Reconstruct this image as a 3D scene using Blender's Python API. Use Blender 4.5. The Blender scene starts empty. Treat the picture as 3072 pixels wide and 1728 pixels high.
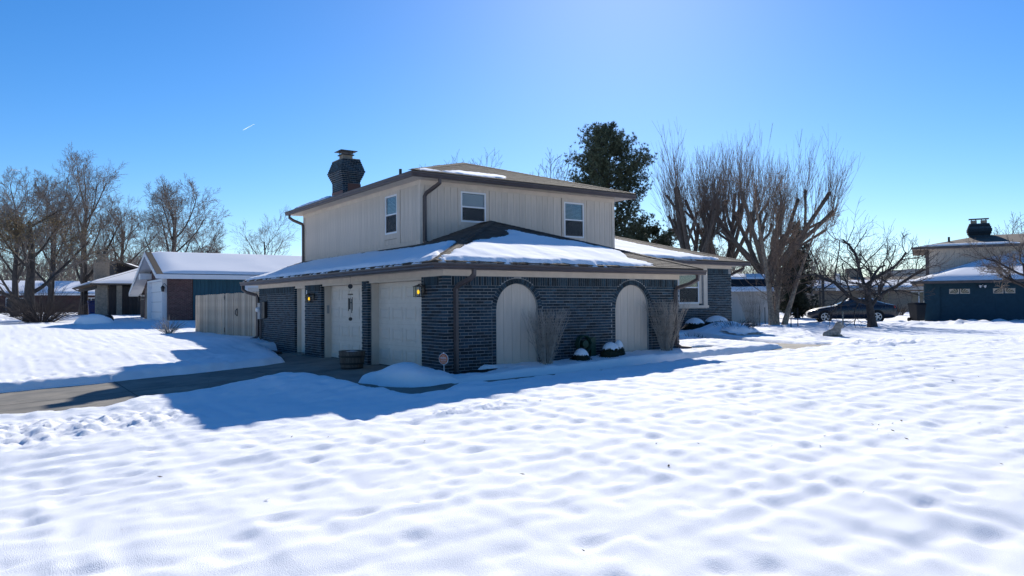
import bpy, math, random
import numpy as np
from mathutils import Vector, Matrix
rnd = random.Random(7)
RNG = np.random.default_rng(11)
SC = bpy.context.scene
COL = SC.collection
# ---------------------------------------------------------------- camera
CAM = np.array([-7.7343, -13.4845, 1.52]); FPX = 2200.8
YAW, PITCH, ROLL = map(math.radians, (54.8463, 1.2278, -0.4644))
FW = np.array([math.cos(YAW)*math.cos(PITCH), math.sin(YAW)*math.cos(PITCH), math.sin(PITCH)])
RT0 = np.array([math.sin(YAW), -math.cos(YAW), 0.0]); UP0 = np.cross(RT0, FW)
RT = RT0*math.cos(ROLL) + UP0*math.sin(ROLL); UPV = UP0*math.cos(ROLL) - RT0*math.sin(ROLL)
cd = bpy.data.cameras.new('camera'); cam = bpy.data.objects.new('camera', cd); COL.objects.link(cam)
cd.sensor_width = 36.0; cd.lens = 36.0*FPX/3072.0; cd.clip_start = 0.1; cd.clip_end = 20000
mw = Matrix.Identity(4)
for i in range(3):
    mw[i][0] = RT[i]; mw[i][1] = UPV[i]; mw[i][2] = -FW[i]; mw[i][3] = CAM[i]
cam.matrix_world = mw
SC.camera = cam
# ---------------------------------------------------------------- light
SUN_EL, SUN_AZ = math.radians(28.7), math.radians(45.8)
wd = bpy.data.worlds.new('World'); SC.world = wd; wd.use_nodes = True
nt = wd.node_tree; bg = nt.nodes['Background']
sky = nt.nodes.new('ShaderNodeTexSky'); sky.sky_type = 'NISHITA'; sky.sun_disc = False
sky.sun_elevation = SUN_EL; sky.sun_rotation = math.pi/2 - SUN_AZ
sky.altitude = 250; sky.air_density = 1.0; sky.dust_density = 0.18; sky.ozone_density = 5.5
hs = nt.nodes.new('ShaderNodeHueSaturation'); hs.inputs['Saturation'].default_value = 1.24; hs.inputs['Hue'].default_value = 0.505
nt.links.new(sky.outputs[0], hs.inputs['Color']); nt.links.new(hs.outputs[0], bg.inputs['Color']); bg.inputs['Strength'].default_value = 0.096
sl = bpy.data.lights.new('sun', 'SUN'); sl.energy = 4.5; sl.angle = math.radians(0.5); sl.color = (1.0, 0.95, 0.87)
so = bpy.data.objects.new('sun', sl); COL.objects.link(so)
sd = Vector((math.cos(SUN_EL)*math.cos(SUN_AZ), math.cos(SUN_EL)*math.sin(SUN_AZ), math.sin(SUN_EL)))
so.rotation_euler = sd.to_track_quat('Z', 'Y').to_euler(); so.location = (0, 0, 40)
SC.view_settings.view_transform = 'Standard'; SC.view_settings.look = 'None'
SC.view_settings.exposure = 0.52; SC.view_settings.gamma = 1.0; SC.view_settings.use_curve_mapping = False
SC.render.film_transparent = False
SC.cycles.max_bounces = 6

def at(x, y, d):
    """photo pixel (3072 wide) at a known depth -> point"""
    return CAM + d*(FW + RT*(x-1536)/FPX + UPV*(864-y)/FPX)
def ray_on(x, y, ax, v):
    d = FW + RT*(x-1536)/FPX + UPV*(864-y)/FPX
    return CAM + d*((v-CAM[ax])/d[ax])

# ---------------------------------------------------------------- materials
def mat(name, col, rough=0.8, var=0.0, scale=6.0, bump=0.0, bscale=60.0, isl=0.0, spec=0.3, metal=0.0,
        col2=None, stretch=(1, 1, 1), emit=None, estr=0.0, detail=5.0, trans=0.0):
    m = bpy.data.materials.new(name); m.use_nodes = True
    n = m.node_tree.nodes; L = m.node_tree.links; b = n['Principled BSDF']
    b.inputs['Base Color'].default_value = (*col, 1); b.inputs['Roughness'].default_value = rough
    b.inputs['Specular IOR Level'].default_value = spec; b.inputs['Metallic'].default_value = metal
    if trans: b.inputs['Transmission Weight'].default_value = trans
    tc = n.new('ShaderNodeTexCoord'); mp = n.new('ShaderNodeMapping'); mp.inputs['Scale'].default_value = stretch
    L.new(tc.outputs['Object'], mp.inputs['Vector'])
    out = None
    if var or col2:
        t = n.new('ShaderNodeTexNoise'); t.inputs['Scale'].default_value = scale; t.inputs['Detail'].default_value = detail
        t.inputs['Roughness'].default_value = 0.6
        L.new(mp.outputs[0], t.inputs['Vector'])
        r = n.new('ShaderNodeValToRGB'); r.color_ramp.elements[0].position = 0.32; r.color_ramp.elements[1].position = 0.68
        a = col if col2 else tuple(c*(1-var) for c in col)
        c2 = col2 if col2 else tuple(min(1, c*(1+var)) for c in col)
        r.color_ramp.elements[0].color = (*a, 1); r.color_ramp.elements[1].color = (*c2, 1)
        L.new(t.outputs['Fac'], r.inputs['Fac']); out = r.outputs['Color']
    if isl:
        g = n.new('ShaderNodeNewGeometry'); oi = n.new('ShaderNodeObjectInfo')
        ad = n.new('ShaderNodeMath'); ad.operation = 'ADD'; L.new(g.outputs['Random Per Island'], ad.inputs[0]); L.new(oi.outputs['Random'], ad.inputs[1])
        fr = n.new('ShaderNodeMath'); fr.operation = 'FRACT'; L.new(ad.outputs[0], fr.inputs[0])
        mr = n.new('ShaderNodeMapRange'); mr.inputs['To Min'].default_value = 1-isl; mr.inputs['To Max'].default_value = 1+isl
        L.new(fr.outputs[0], mr.inputs['Value'])
        mx = n.new('ShaderNodeMix'); mx.data_type = 'RGBA'; mx.blend_type = 'MULTIPLY'; mx.inputs['Factor'].default_value = 1
        if out: L.new(out, mx.inputs[6])
        else: mx.inputs[6].default_value = (*col, 1)
        L.new(mr.outputs[0], mx.inputs[7]); out = mx.outputs[2]
    if out: L.new(out, b.inputs['Base Color'])
    if bump:
        t2 = n.new('ShaderNodeTexNoise'); t2.inputs['Scale'].default_value = bscale; t2.inputs['Detail'].default_value = 4
        L.new(mp.outputs[0], t2.inputs['Vector'])
        bp = n.new('ShaderNodeBump'); bp.inputs['Strength'].default_value = bump; bp.inputs['Distance'].default_value = 0.01
        L.new(t2.outputs['Fac'], bp.inputs['Height']); L.new(bp.outputs[0], b.inputs['Normal'])
    if emit:
        b.inputs['Emission Color'].default_value = (*emit, 1); b.inputs['Emission Strength'].default_value = estr
    return m

M = {}
M['snow'] = mat('snow', (0.90, 0.905, 0.92), 0.8, var=0.012, scale=3, bump=0.7, bscale=130, spec=0.06)
M['roofsnow'] = mat('roof_snow', (0.88, 0.885, 0.90), 0.8, bump=0.4, bscale=18, spec=0.06)
M['concrete'] = mat('concrete', (0.145, 0.14, 0.125), 0.85, col2=(0.28, 0.25, 0.205), scale=1.3, bump=0.4, bscale=30, spec=0.25)
M['joint'] = mat('joint', (0.07, 0.06, 0.05), 0.9)
M['brick'] = mat('dark_brick', (0.017, 0.038, 0.056), 0.7, var=0.4, scale=14, bump=0.5, bscale=70, isl=0.6, spec=0.25)
M['mortar'] = mat('mortar', (0.28, 0.285, 0.29), 0.9, var=0.25, scale=8, bump=0.5, bscale=80)
M['siding'] = mat('siding_paint', (0.58, 0.50, 0.42), 0.7, var=0.11, scale=2.5, bump=0.15, bscale=25, isl=0.04, stretch=(3, 3, 0.4))
M['groove'] = mat('siding_groove', (0.17, 0.145, 0.125), 0.9)
M['trim'] = mat('trim_paint', (0.60, 0.52, 0.435), 0.65, var=0.08, scale=3)
M['door'] = mat('door_paint', (0.68, 0.61, 0.53), 0.55, var=0.07, scale=2)
M['gutter'] = mat('gutter_metal', (0.085, 0.068, 0.066), 0.45, var=0.15, scale=3, spec=0.4)
M['shingle'] = mat('shingle', (0.095, 0.075, 0.06), 0.9, var=0.3, scale=20, bump=0.6, bscale=120, isl=0.3)
M['white'] = mat('white_vinyl', (0.72, 0.73, 0.75), 0.4)
M['blind'] = mat('blind', (0.72, 0.71, 0.69), 0.6)
M['glass'] = mat('window_glass', (0.045, 0.055, 0.068), 0.05, spec=0.6)
M['screen'] = mat('insect_screen', (0.06, 0.065, 0.075), 0.6, spec=0.2)
def mixglass(name, f):
    m = bpy.data.materials.new(name); m.use_nodes = True; n = m.node_tree.nodes; L = m.node_tree.links
    n.remove(n['Principled BSDF']); o = n['Material Output']
    tr = n.new('ShaderNodeBsdfTransparent'); tr.inputs[0].default_value = (0.8, 0.83, 0.85, 1)
    gl = n.new('ShaderNodeBsdfGlossy'); gl.inputs['Roughness'].default_value = 0.03
    ly = n.new('ShaderNodeLayerWeight'); ly.inputs['Blend'].default_value = 0.35
    mr = n.new('ShaderNodeMapRange'); mr.inputs['To Min'].default_value = f; mr.inputs['To Max'].default_value = 0.6
    L.new(ly.outputs['Fresnel'], mr.inputs['Value'])
    mx = n.new('ShaderNodeMixShader'); L.new(mr.outputs[0], mx.inputs[0]); L.new(tr.outputs[0], mx.inputs[1]); L.new(gl.outputs[0], mx.inputs[2])
    L.new(mx.outputs[0], o.inputs['Surface']); return m
_s = bpy.data.materials.new('insect_mesh'); _s.use_nodes = True; _nt = _s.node_tree; _b = _nt.nodes['Principled BSDF']; _b.inputs['Base Color'].default_value = (.05, .052, .058, 1); _b.inputs['Roughness'].default_value = .8
_tr = _nt.nodes.new('ShaderNodeBsdfTransparent'); _mx = _nt.nodes.new('ShaderNodeMixShader'); _mx.inputs[0].default_value = .5
_nt.links.new(_tr.outputs[0], _mx.inputs[1]); _nt.links.new(_b.outputs[0], _mx.inputs[2]); _nt.links.new(_mx.outputs[0], _nt.nodes['Material Output'].inputs['Surface'])
M['mesh'] = _s
M['pane'] = mixglass('clear_pane', 0.01)
M['black'] = mat('black_metal', (0.02, 0.02, 0.022), 0.45, spec=0.4)
M['bulb'] = mat('lit_candle', (1, 0.6, 0.1), 0.5, emit=(1.0, 0.55, 0.02), estr=1.5)
M['fence'] = mat('fence_wood', (0.40, 0.335, 0.26), 0.85, var=0.3, scale=5, bump=0.5, bscale=30, isl=0.28, stretch=(6, 6, 0.5))
M['grey'] = mat('grey_metal', (0.28, 0.28, 0.28), 0.5, spec=0.4)
M['wood'] = mat('barrel_wood', (0.115, 0.095, 0.08), 0.8, var=0.4, scale=8, bump=0.5, bscale=40, isl=0.2, stretch=(4, 4, 0.6))
M['soil'] = mat('soil', (0.035, 0.028, 0.022), 0.95, var=0.4, scale=15, bump=0.8, bscale=30)
M['copper'] = mat('chime_metal', (0.03, 0.035, 0.04), 0.5, metal=0.2)
M['sign'] = mat('sign_orange', (0.55, 0.15, 0.06), 0.5)
M['bark'] = mat('bark', (0.085, 0.070, 0.060), 0.9, var=0.35, scale=12, bump=0.7, bscale=30, stretch=(1, 1, 0.3))
M['twig'] = mat('twig', (0.21, 0.175, 0.15), 0.9, var=0.2, scale=6)
M['twigp'] = mat('pollard_twig', (0.175, 0.135, 0.112), 0.9, var=0.2, scale=6)
M['barkp'] = mat('pollard_bark', (0.125, 0.10, 0.082), 0.9, var=0.35, scale=12, bump=0.7, bscale=30, stretch=(1, 1, 0.3))
M['barkd'] = mat('dark_bark', (0.060, 0.050, 0.045), 0.9, var=0.35, scale=12, bump=0.7, bscale=30)
M['twigd'] = mat('dark_twig', (0.075, 0.060, 0.055), 0.9)
M['birch'] = mat('peeling_birch_bark', (0.55, 0.39, 0.26), 0.85, col2=(0.20, 0.13, 0.09), scale=9, bump=0.9, bscale=22)
M['birchtwig'] = mat('birch_twig', (0.24, 0.16, 0.11), 0.85, var=0.3)
M['stem'] = mat('shrub_stem', (0.34, 0.30, 0.26), 0.85, var=0.3, scale=10)
M['needle'] = mat('pine_needles', (0.095, 0.112, 0.068), 0.75, isl=0.45, spec=0.2)
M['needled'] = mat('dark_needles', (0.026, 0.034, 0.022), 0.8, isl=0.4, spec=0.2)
M['deadleaf'] = mat('dead_oak_leaves', (0.24, 0.175, 0.09), 0.85, isl=0.4)
M['box'] = mat('boxwood_leaf', (0.020, 0.030, 0.018), 0.7, isl=0.4)
M['redbrick'] = mat('red_brown_brick', (0.115, 0.060, 0.058), 0.85, var=0.25, scale=10, isl=0.25)
M['stone'] = mat('limestone', (0.26, 0.22, 0.17), 0.9, var=0.25, scale=6, bump=0.5, bscale=25)
M['tanbrick'] = mat('tan_brick', (0.32, 0.25, 0.185), 0.9, var=0.2, scale=12, bump=0.3, bscale=40)
M['teal'] = mat('stained_siding', (0.026, 0.078, 0.105), 0.8, var=0.2, scale=3, stretch=(5, 5, 0.4), isl=0.12)
M['navy'] = mat('garage_wall_paint', (0.016, 0.055, 0.085), 0.75, var=0.12, scale=4, isl=0.05)
M['darkwood'] = mat('dark_wood', (0.045, 0.038, 0.036), 0.85, var=0.3, scale=4, stretch=(6, 6, 0.4), isl=0.2)
M['carpaint'] = mat('car_paint', (0.012, 0.016, 0.028), 0.22, spec=0.5)
M['rubber'] = mat('rubber', (0.012, 0.012, 0.013), 0.8)
M['alloy'] = mat('alloy', (0.45, 0.45, 0.47), 0.35, metal=0.6)
M['red'] = mat('tail_lamp', (0.30, 0.02, 0.02), 0.25)
M['lens'] = mat('head_lamp', (0.5, 0.5, 0.5), 0.15)
M['plate'] = mat('number_plate', (0.5, 0.5, 0.48), 0.5)
M['blue'] = mat('blue_plastic', (0.02, 0.05, 0.22), 0.5)
M['binblk'] = mat('dark_plastic', (0.015, 0.017, 0.022), 0.5)
M['statue'] = mat('weathered_stone', (0.27, 0.25, 0.22), 0.9, var=0.35, scale=9, bump=0.9, bscale=26)
M['hose'] = mat('green_hose', (0.012, 0.05, 0.035), 0.5)
M['cloud'] = bpy.data.materials.new('contrail_ice'); M['cloud'].use_nodes = True
_n = M['cloud'].node_tree; _n.nodes.remove(_n.nodes['Principled BSDF']); _t = _n.nodes.new('ShaderNodeBsdfTranslucent'); _t.inputs[0].default_value = (1, 1, 1, 1)
_x = _n.nodes.new('ShaderNodeMixShader'); _x.inputs[0].default_value = .45; _p = _n.nodes.new('ShaderNodeBsdfTransparent'); _n.links.new(_p.outputs[0], _x.inputs[1]); _n.links.new(_t.outputs[0], _x.inputs[2]); _n.links.new(_x.outputs[0], _n.nodes['Material Output'].inputs['Surface'])
M['brownroof'] = mat('brown_roof', (0.13, 0.105, 0.085), 0.9, var=0.25, scale=3, bump=0.4, bscale=20, stretch=(1, 1, 4))
M['copperflash'] = mat('copper_flashing', (0.16, 0.075, 0.055), 0.55)

# ---------------------------------------------------------------- mesh helpers
OR = {}
class MB:
    def __init__(s): s.v = []; s.f = []; s.m = []; s.cm = 0
    def add(s, vs, fs):
        o = len(s.v); s.v.extend([tuple(map(float, p)) for p in vs])
        for f in fs: s.f.append(tuple(i+o for i in f)); s.m.append(s.cm)
    def box(s, x0, x1, y0, y1, z0, z1):
        s.add([(x0,y0,z0),(x1,y0,z0),(x1,y1,z0),(x0,y1,z0),(x0,y0,z1),(x1,y0,z1),(x1,y1,z1),(x0,y1,z1)],
              [(0,3,2,1),(4,5,6,7),(0,1,5,4),(1,2,6,5),(2,3,7,6),(3,0,4,7)])
    def prism(s, pts, vec):
        n = len(pts); vec = Vector(vec); P = [Vector(p) for p in pts]
        s.add(P + [p+vec for p in P], [tuple(range(n))[::-1], tuple(range(n, 2*n))] + [(i, (i+1) % n, n+(i+1) % n, n+i) for i in range(n)])
    def tube(s, pts, rad, n=6, cap=True, ph=0.0, flat=1.0):
        pts = [np.asarray(p, float) for p in pts]; k = len(pts)
        if not hasattr(rad, '__len__'): rad = [rad]*k
        vs = []; ref = None
        for i, p in enumerate(pts):
            d = pts[min(i+1, k-1)] - pts[max(i-1, 0)]; d = d/(np.linalg.norm(d)+1e-9)
            if ref is None:
                ref = np.array([0., 0., 1.]) if abs(d[2]) < 0.9 else np.array([1., 0., 0.])
            a = np.cross(d, ref); a /= np.linalg.norm(a)+1e-9; b = np.cross(a, d); ref = b
            for j in range(n):
                t = ph + 2*math.pi*j/n; vs.append(p + rad[i]*(math.cos(t)*a + flat*math.sin(t)*b))
        fs = [(i*n+j, i*n+(j+1) % n, (i+1)*n+(j+1) % n, (i+1)*n+j) for i in range(k-1) for j in range(n)]
        if cap: fs += [tuple(range(n))[::-1], tuple(range((k-1)*n, k*n))]
        s.add(vs, fs)
    def lathe(s, prof, n=24, c=(0, 0, 0), cap=True):
        vs = [(c[0]+r*math.cos(2*math.pi*j/n), c[1]+r*math.sin(2*math.pi*j/n), c[2]+z) for r, z in prof for j in range(n)]
        k = len(prof)
        s.add(vs, [(i*n+j, i*n+(j+1) % n, (i+1)*n+(j+1) % n, (i+1)*n+j) for i in range(k-1) for j in range(n)] + ([tuple(range(n))[::-1], tuple(range((k-1)*n, k*n))] if cap else []))
    def sweep(s, path, prof):
        """profile (out, z) swept along a plan polyline; out is to the right-hand normal, mitred"""
        n = len(prof); k = len(path); vs = []
        P = [Vector((p[0], p[1])) for p in path]
        for i in range(k):
            ds = []
            if i > 0: ds.append((P[i]-P[i-1]).normalized())
            if i < k-1: ds.append((P[i+1]-P[i]).normalized())
            ns = [Vector((d.y, -d.x)) for d in ds]; nn = sum(ns, Vector((0, 0)))
            nn = nn.normalized(); nn = nn/max(0.3, nn.dot(ns[0]))
            for a, z in prof: vs.append((P[i].x+nn.x*a, P[i].y+nn.y*a, path[i][2]+z))
        fs = [(i*n+j, i*n+(j+1) % n, (i+1)*n+(j+1) % n, (i+1)*n+j) for i in range(k-1) for j in range(n)]
        fs += [tuple(range(n))[::-1], tuple(range((k-1)*n, k*n))]
        s.add(vs, fs)
    def xf(s, mtx, start=0):
        for i in range(start, len(s.v)): s.v[i] = tuple(mtx @ Vector(s.v[i]))
        return s

def link_obj(name, me, mats, parent, o0, smooth=False):
    o = bpy.data.objects.new(name, me); COL.objects.link(o)
    for m in (mats if isinstance(mats, (list, tuple)) else [mats]): me.materials.append(m)
    po = OR.get(parent.name, Vector((0, 0, 0))) if parent else Vector((0, 0, 0))
    o.location = Vector(o0) - po
    if parent: o.parent = parent
    OR[o.name] = Vector(o0)
    if smooth: me.polygons.foreach_set('use_smooth', [True]*len(me.polygons))
    return o
def build(mb, name, mats, parent=None, smooth=False):
    V = np.array(mb.v); o0 = ((V[:, 0].min()+V[:, 0].max())/2, (V[:, 1].min()+V[:, 1].max())/2, V[:, 2].min())
    me = bpy.data.meshes.new(name); me.from_pydata((V-np.array(o0)).tolist(), [], mb.f)
    if any(mb.m): me.polygons.foreach_set('material_index', mb.m)
    me.update()
    return link_obj(name, me, mats, parent, o0, smooth)
def np_mesh(name, V, F, mats, parent=None, smooth=False, midx=None):
    """V (n,3) array, F (m,3|4) array"""
    o0 = np.array([(V[:, 0].min()+V[:, 0].max())/2, (V[:, 1].min()+V[:, 1].max())/2, V[:, 2].min()])
    me = bpy.data.meshes.new(name); nf, k = F.shape
    me.vertices.add(len(V)); me.vertices.foreach_set('co', (V-o0).astype(np.float32).ravel())
    me.loops.add(nf*k); me.loops.foreach_set('vertex_index', F.astype(np.int32).ravel())
    me.polygons.add(nf); me.polygons.foreach_set('loop_start', np.arange(0, nf*k, k, dtype=np.int32))
    if midx is not None: me.polygons.foreach_set('material_index', midx)
    me.update(calc_edges=True); me.validate()
    return link_obj(name, me, mats, parent, o0, smooth)
def bx(name, m, parent, *a):
    b = MB(); b.box(*a); return build(b, name, m, parent)
def tag(o, label=None, cat=None, group=None, kind=None):
    if label: o['label'] = label
    if cat: o['category'] = cat
    if group: o['group'] = group
    if kind: o['kind'] = kind
    return o
def root(name, label, cat, loc, group=None, rot=None):
    e = bpy.data.objects.new(name, None); COL.objects.link(e); e.location = loc; e.empty_display_size = 0.2
    if rot is None: OR[e.name] = Vector(loc)
    else: e.rotation_euler.z = rot; OR[e.name] = Vector((0, 0, 0))
    tag(e, label, cat, group); return e
_ub = {}
def unit_box(name, mtl):
    k = (name, mtl.name)
    if k not in _ub:
        me = bpy.data.meshes.new(name); b = MB(); b.box(-.5, .5, -.5, .5, -.5, .5)
        me.from_pydata(b.v, [], b.f); me.materials.append(mtl); _ub[k] = me
    return _ub[k]
def ubox(name, mtl, parent, c, size, rot=None):
    o = bpy.data.objects.new(name, unit_box(name, mtl)); COL.objects.link(o)
    o.location = Vector(c) - OR[parent.name]; o.scale = size
    if rot: o.rotation_euler = rot
    o.parent = parent; OR[o.name] = Vector(c); return o

# ---------------------------------------------------------------- noise, polygons
_T = np.random.default_rng(5).random((256, 256))
def vn(x, y, sd=0):
    x = np.asarray(x, float)+sd*17.31; y = np.asarray(y, float)+sd*9.73
    xi = np.floor(x).astype(int); yi = np.floor(y).astype(int); fx = x-xi; fy = y-yi
    fx = fx*fx*fx*(fx*(fx*6-15)+10); fy = fy*fy*fy*(fy*(fy*6-15)+10)
    a = _T[xi % 256, yi % 256]; b = _T[(xi+1) % 256, yi % 256]; c = _T[xi % 256, (yi+1) % 256]; d = _T[(xi+1) % 256, (yi+1) % 256]
    return (a*(1-fx)+b*fx)*(1-fy)+(c*(1-fx)+d*fx)*fy - 0.5
def fbm(x, y, sd=0, o=3):
    r = 0; a = 1.0
    for i in range(o): r = r + a*vn(x*2**i, y*2**i, sd+i*3); a *= 0.5
    return r
def sdist(px, py, poly):
    """signed distance to polygon, positive inside"""
    px = np.asarray(px, float); py = np.asarray(py, float)
    d = np.full(px.shape, 1e9); ins = np.zeros(px.shape, bool); n = len(poly)
    for i in range(n):
        ax, ay = poly[i]; bx_, by_ = poly[(i+1) % n]; ex = bx_-ax; ey = by_-ay
        t = np.clip(((px-ax)*ex+(py-ay)*ey)/(ex*ex+ey*ey+1e-12), 0, 1)
        d = np.minimum(d, np.hypot(px-ax-t*ex, py-ay-t*ey))
        c = ((ay > py) != (by_ > py)); ins ^= c & (px < (bx_-ax)*(py-ay)/((by_-ay) if by_ != ay else 1e-9)+ax)
    return np.where(ins, d, -d)
def sstep(a, b, x):
    t = np.clip((x-a)/(b-a), 0, 1); return t*t*(3-2*t)

# ---------------------------------------------------------------- ground
CP = np.array([(-7.7,-13.5,-.25),(-13,-10,-.4),(-4,-12,-.14),(0,-10,.0),(5,-10,.10),(11,-13,.16),(-5.45,-3.1,-.17),(-3.7,-3.8,-.115),(-3.6,-3.0,-.07),(-2.2,-3.6,.02),
 (-.6,-3.57,.06),(.8,-3.44,.155),(5.0,-3.34,.235),(.2,-.6,.06),(1.3,-.4,.18),(2.3,-.4,.21),(5,-.4,.29),(7.1,-.4,.31),(16.2,4.8,.54),(12,4.2,.50),(9,1,.43),
 (12.7,-1.1,.33),(8.5,-3.2,.29),(25,9.5,.36),(26,5,.29),(22.5,7,.35),(40,9,.22),(35,11,.27),(30,-10,.28),(20,-12,.24),(50,-2,.2),(30,15,.22),(60,30,.35),
 (0,14.5,.37),(0,19,.34),(0,24,.31),(-3,12,.20),(-4,8,-.02),(-2,8.2,.10),(-7.5,7,-.17),(-12,7.5,-.35),(0,31,.74),(0,36,.77),(-5,33,.60),(0,45,.82),(0,57,.86),(-4,95,.88),(-12,40,.60),(-10,20,.15),(-14,3,-.5),(-12,-1,-.38),(-7.5,.2,-.22),(-5.5,.4,-.14),(-9,-4,-.30)])
def base_h(x, y):
    w = 0; z = 0
    for a, b, c in CP:
        k = 1.0/((x-a)**2+(y-b)**2+2.2)**1.6; w = w+k; z = z+k*c
    return z/w
DRIVE = [(-40,5.9),(-14,6.0),(-7.6,6.05),(-5.8,5.92),(-4.8,6.1),(-3.2,6.1),(-1.9,6.3),(-1.25,6.65),(-1.0,8.0),(-.6,9.6),(-.5,11.3),(.8,11.4),(.8,-.15),(-.1,-.2),
         (-.7,.55),(-1.2,.75),(-1.62,.55),(-1.55,-.35),(-1.3,-1.0),(-.9,-1.25),(-.9,-2.0),(-1.5,-2.5),(-1.95,-2.35),(-2.05,-1.7),(-2.25,-1.1),(-2.4,0),(-2.65,1.0),(-3.2,1.5),(-3.8,1.7),
         (-4.3,1.25),(-4.9,1.0),(-5.6,1.35),(-6.15,.55),(-6.7,.65),(-7.7,1.0),(-14,.9),(-40,.9)]
WALK = [(-1.95,-2.35),(-1.7,-1.3),(-.7,-1.12),(10.2,-1.1),(10.4,3.6),(11.5,3.6),(11.6,-1.0),(11.9,-1.5),(11.3,-2.0),(-1.4,-2.05)]
def slab_h(x, y): return -0.045*np.maximum(0, -np.maximum(x, -30.)-.3)
def walk_h(x, y): return np.interp(x, [-3, -.7, 2.7, 6.3, 8.9, 10.6, 13], [-.12, -.03, .02, .035, .17, .25, .30])
MOUNDS = [(-3.35,.45,.25,.95,.95),(-2.75,-.9,.10,.6,.8),(-1.0,-.15,.25,.52,.60),(-1.2,-.75,.10,.4,.4),(-5.0,.3,.08,.8,.6),
          (-4.6,7.0,.08,1.6,.7),(-2.0,8.0,.10,1.0,1.0),(13.4,3.4,.28,1.2,.7),(12.9,3.0,.16,1.0,.6),(9.2,2.6,.12,1,.6),(-1.0,13,.08,1,2)]
def snow_h(x, y):
    b = base_h(x, y)
    r = np.hypot(x-CAM[0], y-CAM[1]); near = np.clip(1.25-r/70, 0.25, 1)
    # gentle rows along the mowing direction plus dimples between grass clumps
    u = 0.86*x+0.51*y; v = -0.51*x+0.86*y
    z = b + near*(0.026*vn(x*5.6, y*.45, 1)+0.029*vn(x*.45, y*5.8, 4)+0.014*vn(u*5.2, v*6.4, 5)+0.009*vn(x*9.0, y*9.0, 2)+0.022*vn(x*.6, y*.6, 3))
    dm = vn(x*4.6, y*5.2, 21); z = z - near*0.065*np.maximum(0, dm-0.14)
    dm2 = vn(x*3.2, y*3.8, 23); z = z - near*0.15*np.maximum(0, dm2-0.29); dm3 = vn(x*1.6+.4, y*1.9, 29); z = z - near*0.34*np.maximum(0, dm3-0.42)
    for a, c, h, rx, ry in MOUNDS: z = z+h*np.exp(-((x-a)/rx)**2-((y-c)/ry)**2)
    # churned snow thrown beside the drive
    def churn(cx, cy, rx, ry, amp, f=7.0):
        nonlocal z
        k = np.exp(-(((x-cx)/rx)**2+((y-cy)/ry)**2)**2)
        z = z + k*amp*(np.abs(vn(x*f, y*f, 7))*1.4+0.8*np.abs(vn(x*f*2, y*f*2, 8))-0.25)
    churn(-6.4, -1.2, 1.3, 1.2, .10, 5.5); churn(-7.6, -1.5, .9, 1.3, .11, 6); churn(-6.8, -1.8, 1.6, 1.0, .06, 13); churn(-2.0, -4.4, 1.0, .35, .10); churn(13.5, -2.5, 2.6, .9, .16, 4); churn(17.5,-4.2,3,.8,.14,3.5)
    churn(-7.0, 6.6, 2.6, .45, .10, 4); churn(-5.5, 48, 6, 2.0, .25, 3); churn(36, 5.5, 9, 2.2, .35, 1.6); churn(31,8.5,5,1.6,.25,2)
    for i in range(9):   # footprints leading away to the right
        fx = 14.5+1.15*i; fy = -2.6-0.62*i+(0.16 if i % 2 else -0.16)
        z = z - 0.11*np.exp(-(((x-fx)/.26)**2+((y-fy)/.15)**2)**2)
    n = 0.09*vn(x*2.2, y*2.2, 11)+0.05*vn(x*6, y*6, 12)
    s1 = sdist(x, y, DRIVE)+n
    z = z + 0.05*np.exp(-((s1+.3)/.28)**2)*(s1 < 0.2)
    k1 = sstep(-0.07, 0.10, s1); z = z*(1-k1)+(slab_h(x, y)-0.06)*k1
    s2 = sdist(x, y, WALK)+n*.6
    k2 = sstep(-0.08, 0.08, s2); z = z*(1-k2)+np.minimum(z, walk_h(x, y)-0.05)*k2
    # bare wet soil where the meltwater runs off at the two garage corners
    s3 = 0.50-np.hypot((x-.45)/1.6, (y+.35)/.72)+n*1.3; z = z-0.15*sstep(-.04, .10, s3)
    s4 = 0.45-np.hypot((x-7.9)/1.1, (y+.1)/.5)+n*1.2; z = z-0.14*sstep(-.04, .08, s4)
    return z
def axis_lines(lo, hi, step, far_lo, far_hi, g):
    a = list(np.arange(lo, hi+1e-6, step)); s = step
    while a[-1] < far_hi: s = min(s*g, 120); a.append(a[-1]+s)
    s = step; p = []
    c = lo
    while c > far_lo: s = min(s*g, 120); c -= s; p.append(c)
    return np.array(p[::-1]+a)
gx = axis_lines(-8.6, 9.5, .055, -1800, 2600, 1.035)
gy = axis_lines(-12.3, 5.0, .055, -1800, 2600, 1.030)
GX, GY = np.meshgrid(gx, gy, indexing='ij'); GZ = snow_h(GX, GY)
nx, ny = GX.shape; idx = np.arange(nx*ny).reshape(nx, ny)
Fq = np.stack([idx[:-1, :-1], idx[1:, :-1], idx[1:, 1:], idx[:-1, 1:]], -1).reshape(-1, 4)
tag(np_mesh('ground', np.stack([GX, GY, GZ], -1).reshape(-1, 3), Fq, M['snow'], smooth=True), 'white snow-covered lawn sloping gently round the houses', kind='structure')
def gz(x, y): return float(snow_h(np.array([x], float), np.array([y], float))[0])
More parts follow.
